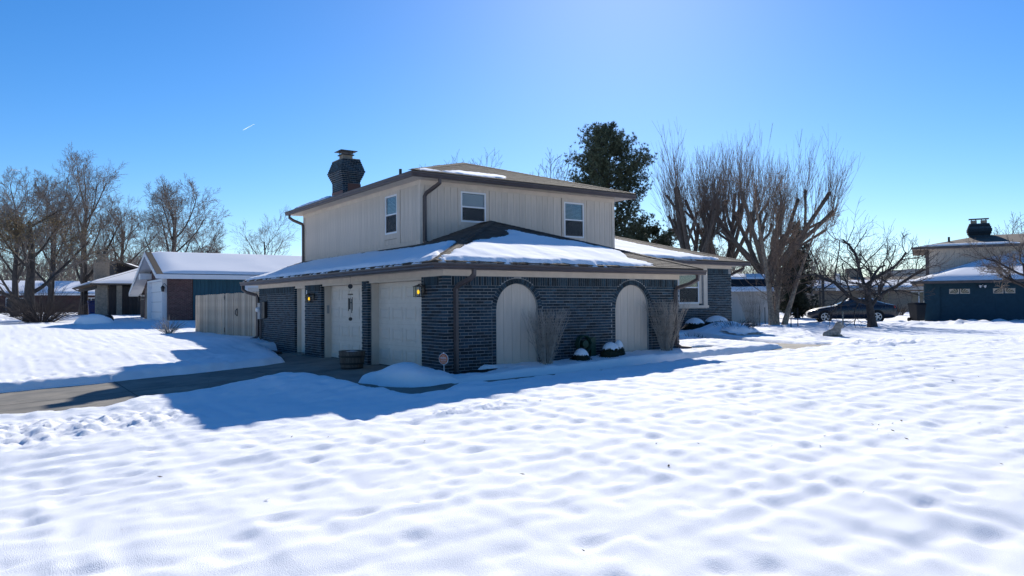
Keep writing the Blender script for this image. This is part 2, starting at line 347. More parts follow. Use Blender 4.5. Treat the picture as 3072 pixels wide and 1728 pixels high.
# driveway slabs and walkway
def sheet(name, poly, hf, m, step=.25, lift=0.0, label=None):
    P = np.array(poly); xs = np.arange(P[:, 0].min(), P[:, 0].max()+step, step); ys = np.arange(P[:, 1].min(), P[:, 1].max()+step, step)
    X, Y = np.meshgrid(xs, ys, indexing='ij'); Z = hf(X, Y)+lift; n1, n2 = X.shape; ii = np.arange(n1*n2).reshape(n1, n2)
    F = np.stack([ii[:-1, :-1], ii[1:, :-1], ii[1:, 1:], ii[:-1, 1:]], -1).reshape(-1, 4)
    keep = (sdist(X, Y, poly) > -0.4).ravel()[F].any(1)
    o = np_mesh(name, np.stack([X, Y, Z], -1).reshape(-1, 3), F[keep], m, smooth=True)
    return tag(o, label, kind='structure')
drv = sheet('driveway', [p for p in DRIVE], slab_h, M['concrete'], label='grey concrete driveway cleared of snow before the garage doors')
wlk = sheet('walkway', WALK, walk_h, M['concrete'], label='narrow concrete walkway dug through the snow beside the brick wall')
jb = MB()
for x in (-2.45, -5.45, -8.45):
    jb.prism([(x-.010, -1.6, float(slab_h(x, 0))+.004), (x+.010, -1.6, float(slab_h(x, 0))+.004), (x+.008, 8, float(slab_h(x, 0))+.004), (x-.008, 8, float(slab_h(x, 0))+.004)], (0, 0, .001))
y0 = 3.45; jb.prism([(-12, y0-.008, -.5265+.004), (-.3, y0-.008, .004), (-.3, y0+.008, .004), (-12, y0+.008, -.5265+.004)], (0, 0, .001))
build(jb, 'slab_joint', M['joint'], drv)
rc = random.Random(3)
for (x0, y0, x1, y1) in ((-9.5, 2.4, -5.6, 2.7), (-8.2, 1.4, -6.2, 1.9), (-7.4, 3.9, -6.1, 4.6), (-4.9, 4.4, -2.6, 5.0), (-4.2, 2.2, -3.4, 5.6)):
    cb0 = MB(); pr = None; n_ = 16
    for k in range(n_+1):
        t = k/n_; xx = x0+(x1-x0)*t+rc.uniform(-.04, .04); yy = y0+(y1-y0)*t+rc.uniform(-.06, .06); w_ = rc.uniform(.003, .009); q = [(xx, yy-w_, float(slab_h(xx, 0))+.005), (xx, yy+w_, float(slab_h(xx, 0))+.005)]
        if pr: cb0.add(pr+q, [(0, 2, 3, 1)])
        pr = q
    build(cb0, 'crack', M['joint'], drv)
bed = sheet('garden_bed', [(-.35, -.9), (1.6, -.9), (1.6, .0), (-.35, .0)], lambda x, y: base_h(x, y)-.045+.03*vn(x*5, y*5, 9), M['soil'], step=.08, label='bare dark soil at the foot of the garage corner')
bed2 = sheet('garden_bed', [(7.3, -.6), (8.6, -.6), (8.6, .4), (7.3, .4)], lambda x, y: base_h(x, y)-.06+.03*vn(x*5, y*5, 9), M['soil'], step=.08, label='bare dark soil below the right downspout')
# ================================================================ main house
HOUSE = root('brick_house', 'two-storey house with dark brick garage, taupe board upper floor and snowy hip roofs', 'house', (0, 0, 0))
FZ = 2.13; CH = 0.0677; BL = 0.2032; UX, UY, U1X, U1Y = 1.70, 4.217, 8.84, 13.42
WY, WX1 = 5.4, 16.27
# ---- mortar walls (recessed 7 mm behind the brick faces)
A1, A2, AR, ASP = (1.335, 2.490), (4.917, 6.074), 0.5775, 1.395
def arch_pts(a, ex=0.0, n=20):
    c = (a[0]+a[1])/2; r = (a[1]-a[0])/2+ex
    return [(c+r*math.cos(t), ASP+r*math.sin(t)) for t in [math.pi*i/n for i in range(n+1)]]
out = [(0.007, -.3)]
prof = [(0.007, -0.3), (0.007, FZ+.1), (7.22, FZ+.1), (7.22, -.3)]
for a in (A2, A1):
    pts = arch_pts(a); prof += [(a[1], -.3)]+pts+[(a[0], -.3)]
b = MB(); b.prism([(x, 0.007, z) for x, z in prof], (0, 0.10, 0))
wall_front = build(b, 'brick_wall', M['mortar'], HOUSE)
segs = [(0.007, 1.0), (3.885, 4.245), (7.14, 8.51), (9.446, 13.28)]
WLS = []
for y0, y1 in segs:
    b = MB(); b.box(0.007, 0.107, y0+(0.007 if y0 > .5 else .1), y1-0.007, -.3, FZ+.1); WLS.append(build(b, 'brick_wall', M['mortar'], HOUSE))
wall_left = WLS[0]; bx('brick_wall', M['brick'], HOUSE, 0.108, 7.1, 13.17, 13.273, -.3, FZ+.1)
b = MB(); b.box(7.10, 7.213, 0.11, WY, -.3, FZ+.4); wall_side = build(b, 'brick_wall', M['mortar'], HOUSE)
WFZ = 2.834
b = MB(); b.prism([(x, WY+.007, z) for x, z in ((7.22, 0), (WX1-.007, 0), (WX1-.007, WFZ+.1), (14.55, WFZ+.1), (14.55, 1.34), (13.2, 1.34), (13.2, WFZ+.1), (7.22, WFZ+.1))], (0, .11, 0)); bx('brick_wall', M['brick'], HOUSE, WX1-.12, WX1-.004, WY+.12, 13, 0, WFZ+.1)
wall_wing = build(b, 'brick_wall', M['mortar'], HOUSE)
# ---- bricks
BR = []   # (dist, parent, kind, data)
def brick(parent, c, size): BR.append((float(np.linalg.norm(np.array(c)-CAM)), parent, c, size, None))
def brick_poly(parent, pts, vec): BR.append((1e6, parent, None, None, (pts, vec)))
def course(parent, u0, u1, z0, hh, off, P, D, ends=None):
    """one course between u0 and u1; P(u, z) -> point on the wall face; D = (along, inward) unit axes"""
    j = 0.0115; u = u0 - off
    while u < u1-0.02:
        a = max(u, u0); e = min(u+BL-j, u1)
        if e-a > 0.03:
            c = P((a+e)/2, z0+hh/2); jit = rnd.uniform(-.0025, .0025)
            c = [c[0]+D[1][0]*(.045+jit), c[1]+D[1][1]*(.045+jit), c[2]]
            sz = (e-a, .09, hh-j) if D[0][0] else (.09, e-a, hh-j)
            brick(parent, c, sz)
        u += BL
PF = lambda u, z: (u, 0.0, z); DF = ((1, 0), (0, 1))
PL = lambda u, z: (0.0, u, z); DL = ((0, 1), (1, 0))
PW = lambda u, z: (u, WY, z); DW = ((1, 0), (0, 1))
def soldiers(parent, u0, u1, z0, P, D, skip=None):
    u = u0
    while u < u1-.03:
        lo = skip(u+.029) if skip else 0.0; hh = .192-lo
        if hh > .02:
            c = P(u+.029, z0+.192-hh/2); c = [c[0]+D[1][0]*.045, c[1]+D[1][1]*.045, c[2]]
            brick(parent, c, (.055, .09, hh) if D[0][0] else (.09, .055, hh))
        u += CH
RO = 0.115   # arch ring thickness
def arch_block(z):
    """blocked intervals at height z by rings and openings"""
    r = []
    for a in (A1, A2):
        c = (a[0]+a[1])/2; R = AR+RO
        if z <= ASP: r.append((c-R, c+R))
        elif z < ASP+R: w = math.sqrt(R*R-(z-ASP)**2); r.append((c-w, c+w))
    return r
nC = 29; z = FZ-.2032
for k in range(nC):
    z0 = z-(k+1)*CH
    off = 0.0 if k % 2 else BL/2
    mids = arch_block(z0+CH*.8); edges = [0.0]
    for a, e in mids: edges += [a-.008, e+.008]
    edges.append(7.227)
    for i in range(0, len(edges), 2): course(wall_front, edges[i]+(0 if i == 0 else 0), edges[i+1], z0, CH, off if i == 0 else ((edges[i]-off) % BL), PF, DF)
    for a in (A1, A2):      # stacked header jambs
        if z0+CH < ASP+.01:
            for s in (a[0]-RO+.004, a[1]+.006): brick(wall_front, (s+.05, .045, z0+CH/2), (.100, .09, CH-.0095))
    for (y0, y1), wl_ in zip(segs, WLS):
        course(wl_, y0+(.095 if y0 == 0.007 else 0), y1, z0, CH, off+.06, PL, DL)
        if y0 > 1:          # reveal headers facing the camera
            pass
    course(wall_side, .1, WY, z0, CH, off, lambda u, zz: (7.227-.09, u, zz), DL)
for k in range(36):
    z0 = WFZ-.2032-(k+1)*CH; off = 0 if k % 2 else BL/2
    if z0 > 1.34-CH: course(wall_wing, 14.82, WX1, z0, CH, off, PW, DW); course(wall_wing, 10.5, 12.75, z0, CH, off, PW, DW)
    else: course(wall_wing, 10.5, WX1, z0, CH, off, PW, DW)
def inring(u):
    r = 0.0
    for a in (A1, A2):
        d = abs(u-(a[0]+a[1])/2); R = AR+RO+.02
        if d < R: r = max(r, ASP+math.sqrt(R*R-d*d)-(FZ-.2032))
    return r
soldiers(wall_front, .20, 7.2, FZ-.2032, PF, DF, inring)
for k in range(3):
    brick(wall_front, (.095, .045, FZ-.2032+CH*(k+.5)), (.185, .09, CH-.0095))
soldiers(wall_wing, 14.82, WX1-.2, WFZ-.2032, PW, DW); soldiers(wall_wing, 12, 12.75, WFZ-.2032, PW, DW)
for (y0, y1), wall_left in zip(segs, WLS):
    soldiers(wall_left, y0+(.22 if y0 < 1 else .09), y1-.09, FZ-.2032, PL, DL)
    for k in range(3):
        for (a, e) in (((y0, y0+.083) if y0 > 1 else (.095, .215)), (y1-.09, y1)): brick(wall_left, (.045, (a+e)/2, FZ-.2032+CH*(k+.5)), (.09, e-a-.006, CH-.012))
for a in (A1, A2):         # voussoirs
    c = (a[0]+a[1])/2; nv = 27
    for i in range(nv):
        t0 = math.pi*i/nv+.008; t1 = math.pi*(i+1)/nv-.008
        pt = [(c+rr*math.cos(t), ASP+rr*math.sin(t)) for rr, t in ((AR+.003, t0), (AR+RO, t0), (AR+RO, t1), (AR+.003, t1))]
        brick_poly(wall_front, [(x, -.004, zz) for x, zz in pt], (0, .085, 0))
BR.sort(key=lambda t: t[0])
rest = {}
for n_, (d, par, c, s, pl) in enumerate(BR):
    if n_ < 300: ubox('brick', M['brick'], par, c, s)
    else:
        mb = rest.setdefault(par.name, (par, MB()))[1]
        if pl: mb.prism(pl[0], pl[1])
        else: mb.box(c[0]-s[0]/2, c[0]+s[0]/2, c[1]-s[1]/2, c[1]+s[1]/2, c[2]-s[2]/2, c[2]+s[2]/2)
for par, mb in rest.values(): tag(build(mb, 'bricks', M['brick'], par), kind='stuff')
# ---- arch infill panels of vertical planks
for a in (A1, A2):
    ap = MB(); ap.prism([(a[0], .085, 0)]+[(x, .085, zz) for x, zz in arch_pts(a)[::-1]]+[(a[1], .085, 0)], (0, .03, 0))
    pan = build(ap, 'arch_panel', M['groove'], HOUSE)
    npk = 5; w = (a[1]-a[0])/npk; cx = (a[0]+a[1])/2
    for i in range(npk):
        u0, u1 = a[0]+i*w+.003, a[0]+(i+1)*w-.003; top = []
        for q in range(9):
            u = u1+(u0-u1)*q/8; top.append((u, .06, ASP+math.sqrt(max(0, AR*AR-(u-cx)**2))))
        p_ = MB(); p_.prism([(u0, .06, 0), (u1, .06, 0)]+top, (0, .024, 0)); build(p_, 'plank', M['siding'], pan)
# ---- frieze, soffit, fascia, gutters
OH = 0.42
GUT = [(0, 0), (.075, 0), (.098, .03), (.09, .06), (.118, .095), (.118, .125), (.108, .125), (.105, .10), (.075, .05), (.06, .015), (.006, .015)]
def eave(path_fr, z_soffit, parent, name='gutter', oh=OH, fz=None, path_wall=None):
    path_wall = path_wall or path_fr
    pth = [(x, y, z_soffit) for x, y in path_wall]
    b = MB(); b.sweep(pth, [(oh, -.0), (oh+.02, -.0), (oh+.02, .14), (oh, .14)]); build(b, 'fascia', M['gutter'], parent)
    b = MB(); b.sweep(pth, [(-.02, .004), (oh, .004), (oh, .016), (-.02, .016)]); build(b, 'soffit', M['trim'], parent)
    g = MB(); g.sweep([(x, y, z_soffit-.012) for x, y in path_wall], [(oh+.021+a, z) for a, z in GUT]); o = build(g, name, M['gutter'], parent)
    if fz is not None:
        f = MB(); f.sweep([(x, y, fz) for x, y in path_fr], [(-.02, 0), (.022, 0), (.022, z_soffit-fz+.003), (-.02, z_soffit-fz+.003)]); build(f, 'frieze_board', M['trim'], parent)
    return o
eave([(0, 13.28), (0, 0), (7.227, 0)], 2.255, HOUSE, fz=FZ, path_wall=[(0, 13.75), (0, 0), (7.70, 0)])
UT = 4.915
eave([(UX, 13.42), (UX, UY), (U1X, UY)], UT, HOUSE, fz=UT-.12, path_wall=[(UX, 13.95), (UX, UY), (U1X+.5, UY)])
eave([(8.2, WY), (WX1, WY)], 2.955, HOUSE, fz=WFZ, path_wall=[(8.2, WY), (WX1+.52, WY)])
def ends_soffit(x0, x1, y0, y1, z): return bx('soffit', M['trim'], HOUSE, x0, x1, y0, y1, z, z+.012)
ends_soffit(U1X, U1X+.44, UY-.4, 13.4, UT+.001); ends_soffit(7.23, 7.66, -.4, 5, 2.256); ends_soffit(UX-.42, 9.2, 13.5, 13.9, UT+.001); ends_soffit(-.4, 4, 13.36, 13.75, 2.256)
bx('fascia', M['gutter'], HOUSE, U1X+.44, U1X+.46, UY-.5, 13.9, UT, UT+.14); bx('fascia', M['gutter'], HOUSE, 7.66, 7.68, -.45, 5, 2.255, 2.395)
bx('fascia', M['gutter'], HOUSE, WX1+.44, WX1+.46, WY-.5, 14, 2.955, 3.09)
ends_soffit(WX1, WX1+.44, WY-.42, 13, 2.957)
# ---- downspouts
def spout(pts, parent=HOUSE, w=.062):
    b = MB(); b.tube(pts, w, 4, ph=math.pi/4, flat=.8); return build(b, 'downspout', M['gutter'], parent)
spout([(.44, -.50, 2.25), (.44, -.50, 2.14), (.40, -.42, 2.05), (.30, -.12, 1.93), (.27, -.045, 1.85), (.27, -.045, .12), (.27, -.10, .04), (.3, -.3, .0)])
spout([(7.42, -.48, 2.25), (7.42, -.48, 2.12), (7.30, -.3, 2.0), (7.08, -.07, 1.90), (7.05, -.045, 1.80), (7.05, -.045, .42), (7.15, -.12, .33), (7.4, -.25, .30)])
spout([(-.48, 13.62, 2.25), (-.48, 13.62, 2.1), (-.36, 13.5, 2.0), (-.08, 13.3, 1.9), (-.05, 13.27, 1.80), (-.05, 13.27, .45), (-.12, 13.27, .36), (-.3, 13.3, .32)])
spout([(2.04, UY-.48, UT), (2.04, UY-.48, UT-.12), (1.98, UY-.36, UT-.2), (1.84, UY-.10, UT-.36), (1.81, UY-.05, UT-.45), (1.81, UY-.05, 3.24), (1.83, UY-.15, 3.2)])
spout([(UX-.48, 13.62, UT), (UX-.48, 13.62, UT-.12), (UX-.36, 13.55, UT-.22), (UX-.08, 13.38, UT-.36), (UX-.05, 13.35, UT-.5), (UX-.05, 13.35, 3.0)])
spout([(WX1+.38, WY-.3, 2.95), (WX1+.38, WY-.3, 2.85), (WX1+.2, WY+.05, 2.66), (WX1+.06, WY+.2, 2.55), (WX1+.06, WY+.2, .6)])
# ---- garage openings: jambs, doors
def garage_door(y0, y1):
    X = .30
    for yy in (y0, y1-.03):
        bx('door_jamb', M['trim'], HOUSE, .107, X+.02, yy+(.002 if yy == y0 else -.002), yy+.028, 0, FZ+.02)
    bx('door_header', M['trim'], HOUSE, .03, X+.02, y0+.03, y1-.03, FZ-.06, FZ+.1)
    d = bx('garage_door', M['door'], HOUSE, X, X+.04, y0+.03, y1-.03, .012, FZ-.06)
    H = (FZ-.07)/4; W = (y1-y0-.06)/4
    for r in range(4):
        ln = bx('section_joint', M['trim'], d, X-.0035, X, y0+.035, y1-.035, .012+r*H-.004, .012+r*H+.004) if r else None
        for q in range(4):
            ya = y0+.03+q*W; za = .012+r*H; m_ = .095; b = MB()
            y_0, y_1, z_0, z_1 = ya+m_, ya+W-m_, za+.09, za+H-.09
            fr_ = .022       # raised frame and proud bevelled field
            for (p, q_, r_, t_) in ((y_0, y_1, z_0, z_0+fr_), (y_0, y_1, z_1-fr_, z_1), (y_0, y_0+fr_, z_0+fr_, z_1-fr_), (y_1-fr_, y_1, z_0+fr_, z_1-fr_)):
                b.box(X-.012, X-.0006, p, q_, r_, t_)
            i0, i1, k0, k1 = y_0+.045, y_1-.045, z_0+.045, z_1-.045
            b.add([(X-.0006, i0, k0), (X-.0006, i1, k0), (X-.0006, i1, k1), (X-.0006, i0, k1), (X-.013, i0+.03, k0+.03), (X-.013, i1-.03, k0+.03), (X-.013, i1-.03, k1-.03), (X-.013, i0+.03, k1-.03)],
                  [(0, 1, 5, 4), (1, 2, 6, 5), (2, 3, 7, 6), (3, 0, 4, 7), (4, 5, 6, 7)])
            build(b, 'panel', M['door'], d)
    bx('weather_seal', M['rubber'], d, X-.004, X+.03, y0+.03, y1-.03, .0, .012)
    return d
garage_door(1.0, 3.885); garage_door(4.245, 7.14)
# keypad on the jamb of the far door
b = MB(); b.box(.16, .24, 7.105, 7.109, 1.28, 1.52); build(b, 'keypad_box', M['grey'], HOUSE)
for yy in (8.51, 9.446-.05): bx('door_jamb', M['trim'], HOUSE, .08, .26, yy+.003, yy+.047, 0, FZ-.08)
bx('door_header', M['trim'], HOUSE, .02, .26, 8.513, 9.443, FZ-.08, FZ+.1)
sd_ = bx('side_door', M['door'], HOUSE, .2, .24, 8.56, 9.396, .04, FZ-.08)
b = MB(); b.tube([(.2, 8.64, 1.0), (.15, 8.64, 1.0)], .014, 8); b.tube([(.15, 8.64, 1.0), (.13, 8.64, 1.0)], .03, 10); build(b, 'door_knob', M['grey'], sd_)
bx('door_step', M['concrete'], HOUSE, -.12, .2, 8.45, 9.5, -.02, .035)
bx('doorbell', M['white'], HOUSE, -.012, -.001, 8.30, 8.36, 1.85, 1.98)
# ---- siding walls of the upper storey
b = MB(); b.box(UX+.20, U1X, UY+.20, U1Y, 2.6, UT); siding = build(b, 'siding_wall', M['groove'], HOUSE)
def board(x0, x1, y0, y1, z0, z1): bx('board', M['siding'], siding, x0, x1, y0, y1, z0, z1)
def roof_left_z(x): return 2.395+.349*(x+.45)
def wing_low(x):          # lowest visible edge of the front siding above the garage roof
    return 3.0 if (x < UX+.02 or x > 7.9) else min(roof_left_z(x), 2.395+.349*(7.68-x))+.0
WIN_F = [(2.985, 3.835, 3.845, 4.715), (6.735, 7.55, 3.58, 4.69)]
tw = .095
def front_boards():
    p = .2135; x = UX+.10
    xs = [UX+.10]+[2.02+.2135*i for i in range(4)]+[2.78]
    allx = [UX+.105, 1.845, 2.025, 2.238, 2.45, 2.662, 2.886]
    spans = [(allx[i], allx[i+1]) for i in range(len(allx)-1)]
    g2 = [WIN_F[0][1]+tw+.02, 4.174]+[4.39+.2135*i for i in range(10)]+[WIN_F[1][0]-tw-.02]
    spans += [(g2[i], g2[i+1]) for i in range(len(g2)-1)]
    g3 = [WIN_F[1][1]+tw+.02, 8.0, 8.213, 8.427, 8.64, U1X-.1]
    spans += [(g3[i], g3[i+1]) for i in range(len(g3)-1)]
    for a, e in spans: board(a+.004, e-.004, UY-.004, UY+.08, 2.9, UT-.12)
front_boards()
for i, (a, e, z0, z1) in enumerate(WIN_F):
    board(a-tw, a-.002, UY-.016, UY+.02, z0-tw, UT-.12); board(e+.002, e+tw, UY-.016, UY+.02, z0-tw, UT-.12)
    board(a, e, UY-.014, UY+.02, z1+.004, UT-.12); board(a-tw+.002, e+tw-.002, UY-.012, UY+.02, 2.95, z0-.004)
def left_boards():
    ed = [13.30]
    while ed[-1] > 6.75: ed.append(ed[-1]-.2165)
    ed = ed[:-1]+[6.60]
    for i in range(len(ed)-1): board(UX-.004, UX+.08, ed[i+1]+.004, ed[i]-.004, 3.24 if ed[i] < 11 else 3.0, UT-.12)
    ed = [5.40, 5.129, 4.90, 4.68, 4.45, UY+.1]
    for i in range(len(ed)-1): board(UX-.004, UX+.08, ed[i+1]+.004, ed[i]-.004, 3.28, UT-.12)
    for i in range(4): board(UX-.004, UX+.02, 5.56+i*.215+.004, 5.56+(i+1)*.215-.004, 3.27, 3.42)
left_boards()
WL = (5.615, 6.415, 3.585, 4.715)
board(UX-.016, UX+.02, WL[0]-.2, WL[0]-.002, 3.12, UT-.12); board(UX-.016, UX+.02, WL[1]+.002, WL[1]+.17, 3.12, UT-.12)
board(UX-.014, UX+.02, WL[0], WL[1], WL[3]+.004, UT-.12); board(UX-.014, UX+.02, WL[0]-.05, WL[1]+.05, 3.43, WL[2]-.004)
board(UX-.012, UX+.02, 6.6, 11.2, 3.02, 3.236); board(UX-.012, UX+.02, UY+.1, 5.4, 3.0, 3.276); board(UX-.012, UX+.02, 5.4, 6.6, 2.98, 3.265)
for (x0, x1, y0, y1) in ((UX-.02, UX+.06, UY-.02, UY+.1), (UX+.06, UX+.10, UY-.02, UY+.04), (U1X-.1, U1X+.01, UY-.02, UY+.05), (UX-.02, UX+.03, 13.3, 13.44)):
    bx('corner_trim', M['trim'], HOUSE, x0, x1, y0, y1, 2.9, UT-.02)
# ---- windows
def window(P, w, z0, z1, parent, shut=1.0, dark=False):
    """P(u, depth, z): u along the wall, depth inward"""
    def bxs(name, m, par, u0, u1, d0, d1, a, e):
        p, q = P(u0, d0, a), P(u1, d1, e)
        return bx(name, m, par, min(p[0], q[0]), max(p[0], q[0]), min(p[1], q[1]), max(p[1], q[1]), a, e)
    wn = bxs('window', M['black'], parent, .03, w-.03, .13, .15, z0+.03, z1-.03)
    f = .05
    for (u0, u1, a, e) in ((0, w, z0, z0+f), (0, w, z1-f, z1), (0, f, z0+f, z1-f), (w-f, w, z0+f, z1-f)): bxs('frame', M['white'], wn, u0, u1, -.006, .06, a, e)
    zm = z0+(z1-z0)*.50
    bxs('frame', M['white'], wn, f, w-f, .0, .045, zm-.02, zm+.02)
    bxs('pane', M['pane'], wn, f, w-f, .02, .024, zm+.02, z1-f)
    bxs('pane', M['pane'], wn, f, w-f, .04, .044, z0+f, zm-.02)
    bxs('insect_screen', M['mesh'], wn, f, w-f, .012, .0125, z0+f, zm-.02)
    g = MB()       # inner lower sash rails
    s = .028
    for (u0, u1, a, e) in ((f, w-f, z0+f, z0+f+s*1.3), (w-f-s, w-f, z0+f+s*1.3, zm-.02)):
        p, q = P(u0, .026, a), P(u1, .039, e); g.box(min(p[0], q[0]), max(p[0], q[0]), min(p[1], q[1]), max(p[1], q[1]), a, e)
    build(g, 'sash', M['trim'], wn)
    if shut > 0:
        sl_ = MB(); zz = z1-f-.01; zb = z0+f+(1-shut)*(z1-z0-2*f)
        while zz > zb:
            p0, p1 = P(f+.004, .050 if not dark else .050, zz), P(w-f-.004, .050, zz); q0, q1 = P(f+.004, .058 if not dark else .074, zz-(.040 if not dark else .022)), P(w-f-.004, .058 if not dark else .074, zz-(.040 if not dark else .022))
            sl_.add([p0, p1, q1, q0], [(0, 1, 2, 3)]); zz -= .040
        tag(build(sl_, 'blind_slats', M['blind'], wn), kind='stuff')
    return wn
for i, (a, e, z0, z1) in enumerate(WIN_F): window(lambda u, d, zz, a=a: (a+u, UY-.0+d, zz), e-a, z0, z1, HOUSE, 1.0, dark=(i == 1))
window(lambda u, d, zz: (UX+d, WL[1]-u, zz), WL[1]-WL[0], WL[2], WL[3], HOUSE, 1.0, dark=True)
window(lambda u, d, zz: (13.24+u, WY+.05+d, zz), 1.16, 1.47, 2.70, HOUSE, .42, dark=True)
for (x0, x1, z0, z1) in ((12.78, 12.98, 1.32, WFZ), (14.58, 14.80, 1.32, WFZ)): bx('window_trim', M['trim'], HOUSE, x0, x1, WY-.03, WY+.05, z0, z1)
bx('window_trim', M['trim'], HOUSE, 14.40, 14.58, WY+.04, WY+.10, 1.47, WFZ); bx('window_trim', M['trim'], HOUSE, 12.98, 13.24, WY+.04, WY+.10, 1.40, WFZ)
bx('window_trim', M['trim'], HOUSE, 12.98, 14.58, WY+.03, WY+.10, 2.70, WFZ-.003); bx('window_trim', M['trim'], HOUSE, 13.24, 14.40, WY+.05, WY+.1, 1.40, 1.47)
bx('window_sill', M['trim'], HOUSE, 12.72, 14.85, WY-.05, WY+.11, 1.305, 1.40)
# ---- roofs
def roof_slab(pts, t=.05): b = MB(); b.prism([(x, y, z-t) for x, y, z in pts], (0, 0, t)); return b
def add_slabs(name, polys):
    b = MB()
    for p in polys: b.prism([(x, y, z-.045) for x, y, z in p], (0, 0, .045))
    return build(b, name, M['shingle'], HOUSE)
E0, EZ, S1 = .455, 2.395, .349
def zf1(x, y): return EZ+S1*(y+E0)
def zl1(x, y): return EZ+S1*(x+E0)
XR = 7.227+E0; AX = 3.613; AZ = EZ+S1*(AX+E0)
garage_roof = add_slabs('roof', [
    [(-E0, -E0, EZ), (XR, -E0, EZ), (AX, AX, AZ)],
    [(-E0, -E0, EZ), (AX, AX, AZ), (AX, UY+.3, AZ), (UX+.1, UY+.3, zl1(UX+.1, 0)), (UX+.1, 11.55, zl1(UX+.1, 0)), (-E0, 13.75, EZ)],
    [(XR, -E0, EZ), (XR, 5.2, EZ), (AX, 5.2, AZ), (AX, AX, AZ)],
    [(-E0, 13.75, EZ), (UX+.1, 11.55, zl1(UX+.1, 0)), (4, 11.55, zl1(UX+.1, 0)), (4, 13.75, EZ)]])
S2, UZ = .307, 5.055; ux0, uy0, ux1, uy1 = UX-.5, UY-.5, U1X+.5, 13.95
hw = (ux1-ux0)/2; uz = UZ+S2*hw; umx = (ux0+ux1)/2
upper_roof = add_slabs('roof', [
    [(ux0, uy0, UZ), (ux1, uy0, UZ), (umx, uy0+hw, uz)],
    [(ux0, uy0, UZ), (umx, uy0+hw, uz), (umx, uy1-hw, uz), (ux0, uy1, UZ)],
    [(ux1, uy0, UZ), (ux1, uy1, UZ), (umx, uy1-hw, uz), (umx, uy0+hw, uz)],
    [(ux0, uy1, UZ), (umx, uy1-hw, uz), (ux1, uy1, UZ)]])
S3, WZ = .305, 3.095; wx1, wy0 = WX1+.5, WY-.47; wh = 4.6
wing_roof = add_slabs('roof', [
    [(7.0, wy0, WZ), (wx1, wy0, WZ), (wx1-wh, wy0+wh, WZ+S3*wh), (7.0, wy0+wh, WZ+S3*wh)],
    [(wx1, wy0, WZ), (wx1, wy0+2*wh, WZ), (wx1-wh, wy0+wh, WZ+S3*wh)],
    [(7.0, wy0+wh, WZ+S3*wh), (wx1-wh, wy0+wh, WZ+S3*wh), (wx1, wy0+2*wh, WZ), (7.0, wy0+2*wh, WZ)]])
# ---- snow lying on roofs
SN_F = [(-.36,-.43),(-.1,-.16),(.10,.02),(.6,.42),(1.2,.98),(1.8,1.35),(2.31,1.66),(2.84,1.85),(3.22,2.08),(3.42,2.62),(3.62,2.54),(3.95,2.21),(4.6,1.85),(5.39,1.34),(6.02,.9),(5.65,.3),(6.1,.05),(6.5,-.3),(5.6,-.36),(4.5,-.42),(2,-.40),(.3,-.40)]
SN_L = [(-.43,-.38),(-.05,.1),(.25,.50),(.75,1.02),(1.15,1.35),(1.22,1.9),(1.2,4.6),(1.5,8),(1.5,9.4),(1.42,10.9),(1.25,12.0),(.3,12.95),(-.42,13.6)]
SN_U = [(1.26,3.84),(1.85,4.3),(2.3,4.1),(3.2,4.75),(3.75,4.9),(4.5,4.8),(4.75,4.5),(4.3,3.95),(3.6,3.85),(2.9,3.85),(2.0,3.92),(1.5,3.8)]
SN_W = [(8.6,4.97),(12.0,4.98),(14.9,5.02),(15.2,5.2),(14.66,5.43),(13.7,6.1),(12.35,7.78),(11,9.2),(8.6,9.2)]
def snow_mask(px, py, poly, sd): return sdist(px, py, poly)+.12*vn(px*2.5, py*2.5, sd)+.10*vn(px*7, py*7, sd+1)+.06*vn(px*15, py*15, sd+2)
def roof_snow(name, poly, zfun, label, thick=.085, step=.06, sd=31, edge=.12, soft=None):
    P = np.array(poly); xs = np.arange(P[:, 0].min()-.15, P[:, 0].max()+.15, step); ys = np.arange(P[:, 1].min()-.15, P[:, 1].max()+.15, step)
    X, Y = np.meshgrid(xs, ys, indexing='ij'); s = snow_mask(X, Y, poly, sd)
    T = np.where(s > 0, thick*np.sqrt(np.clip(s/edge, 0, 1))*(1+.25*vn(X*1.3, Y*1.3, sd+5)), -.012)
    T = T*np.where(s > 0, 1, 1) + np.where(s > 0, .012*vn(X*5, Y*5, sd+6)+.02*vn(X*2, Y*2, sd+7), 0)
    if soft is not None: T = np.where(s > 0, T*soft(X, Y), T)
    Z = zfun(X, Y)+np.where(s > 0, np.maximum(T, .004), -.012)
    n1, n2 = X.shape; ii = np.arange(n1*n2).reshape(n1, n2)
    F = np.stack([ii[:-1, :-1], ii[1:, :-1], ii[1:, 1:], ii[:-1, 1:]], -1).reshape(-1, 4)
    F = F[(s > 0).ravel()[F].any(1)]; u, inv = np.unique(F, return_inverse=True)
    V = np.stack([X, Y, Z], -1).reshape(-1, 3)[u]
    return tag(np_mesh(name, V, inv.reshape(-1, 4), M['roofsnow'], smooth=True), label, 'snow', kind='stuff')
roof_snow('roof_snow', SN_F, zf1, 'sunlit snow sheet on the garage roof slope above the arched brick wall', soft=lambda X, Y: 1-.75*sstep(4.6, 6.3, X)*sstep(1.2, .2, Y)*1.0)
roof_snow('roof_snow', SN_L, zl1, 'shaded snow on the long garage roof slope above the garage doors', sd=41, step=.07)
roof_snow('roof_snow', SN_U, lambda X, Y: UZ+S2*(Y-uy0), 'thin snow patch on the upper hip roof near its front corner', sd=51, thick=.05, step=.05)
roof_snow('roof_snow', SN_W, lambda X, Y: WZ+S3*(Y-wy0), 'snow on the low wing roof right of the upper storey', sd=61, step=.08)
b_ = [(2.0, 11.0), (2.6, 10.9), (2.6, 13.3), (1.4, 13.6), (1.35, 10.2)]
roof_snow('roof_snow', b_, lambda X, Y: UZ+S2*(X-ux0), 'snow strip below the brick chimney on the upper roof', sd=71, thick=.09, step=.07)
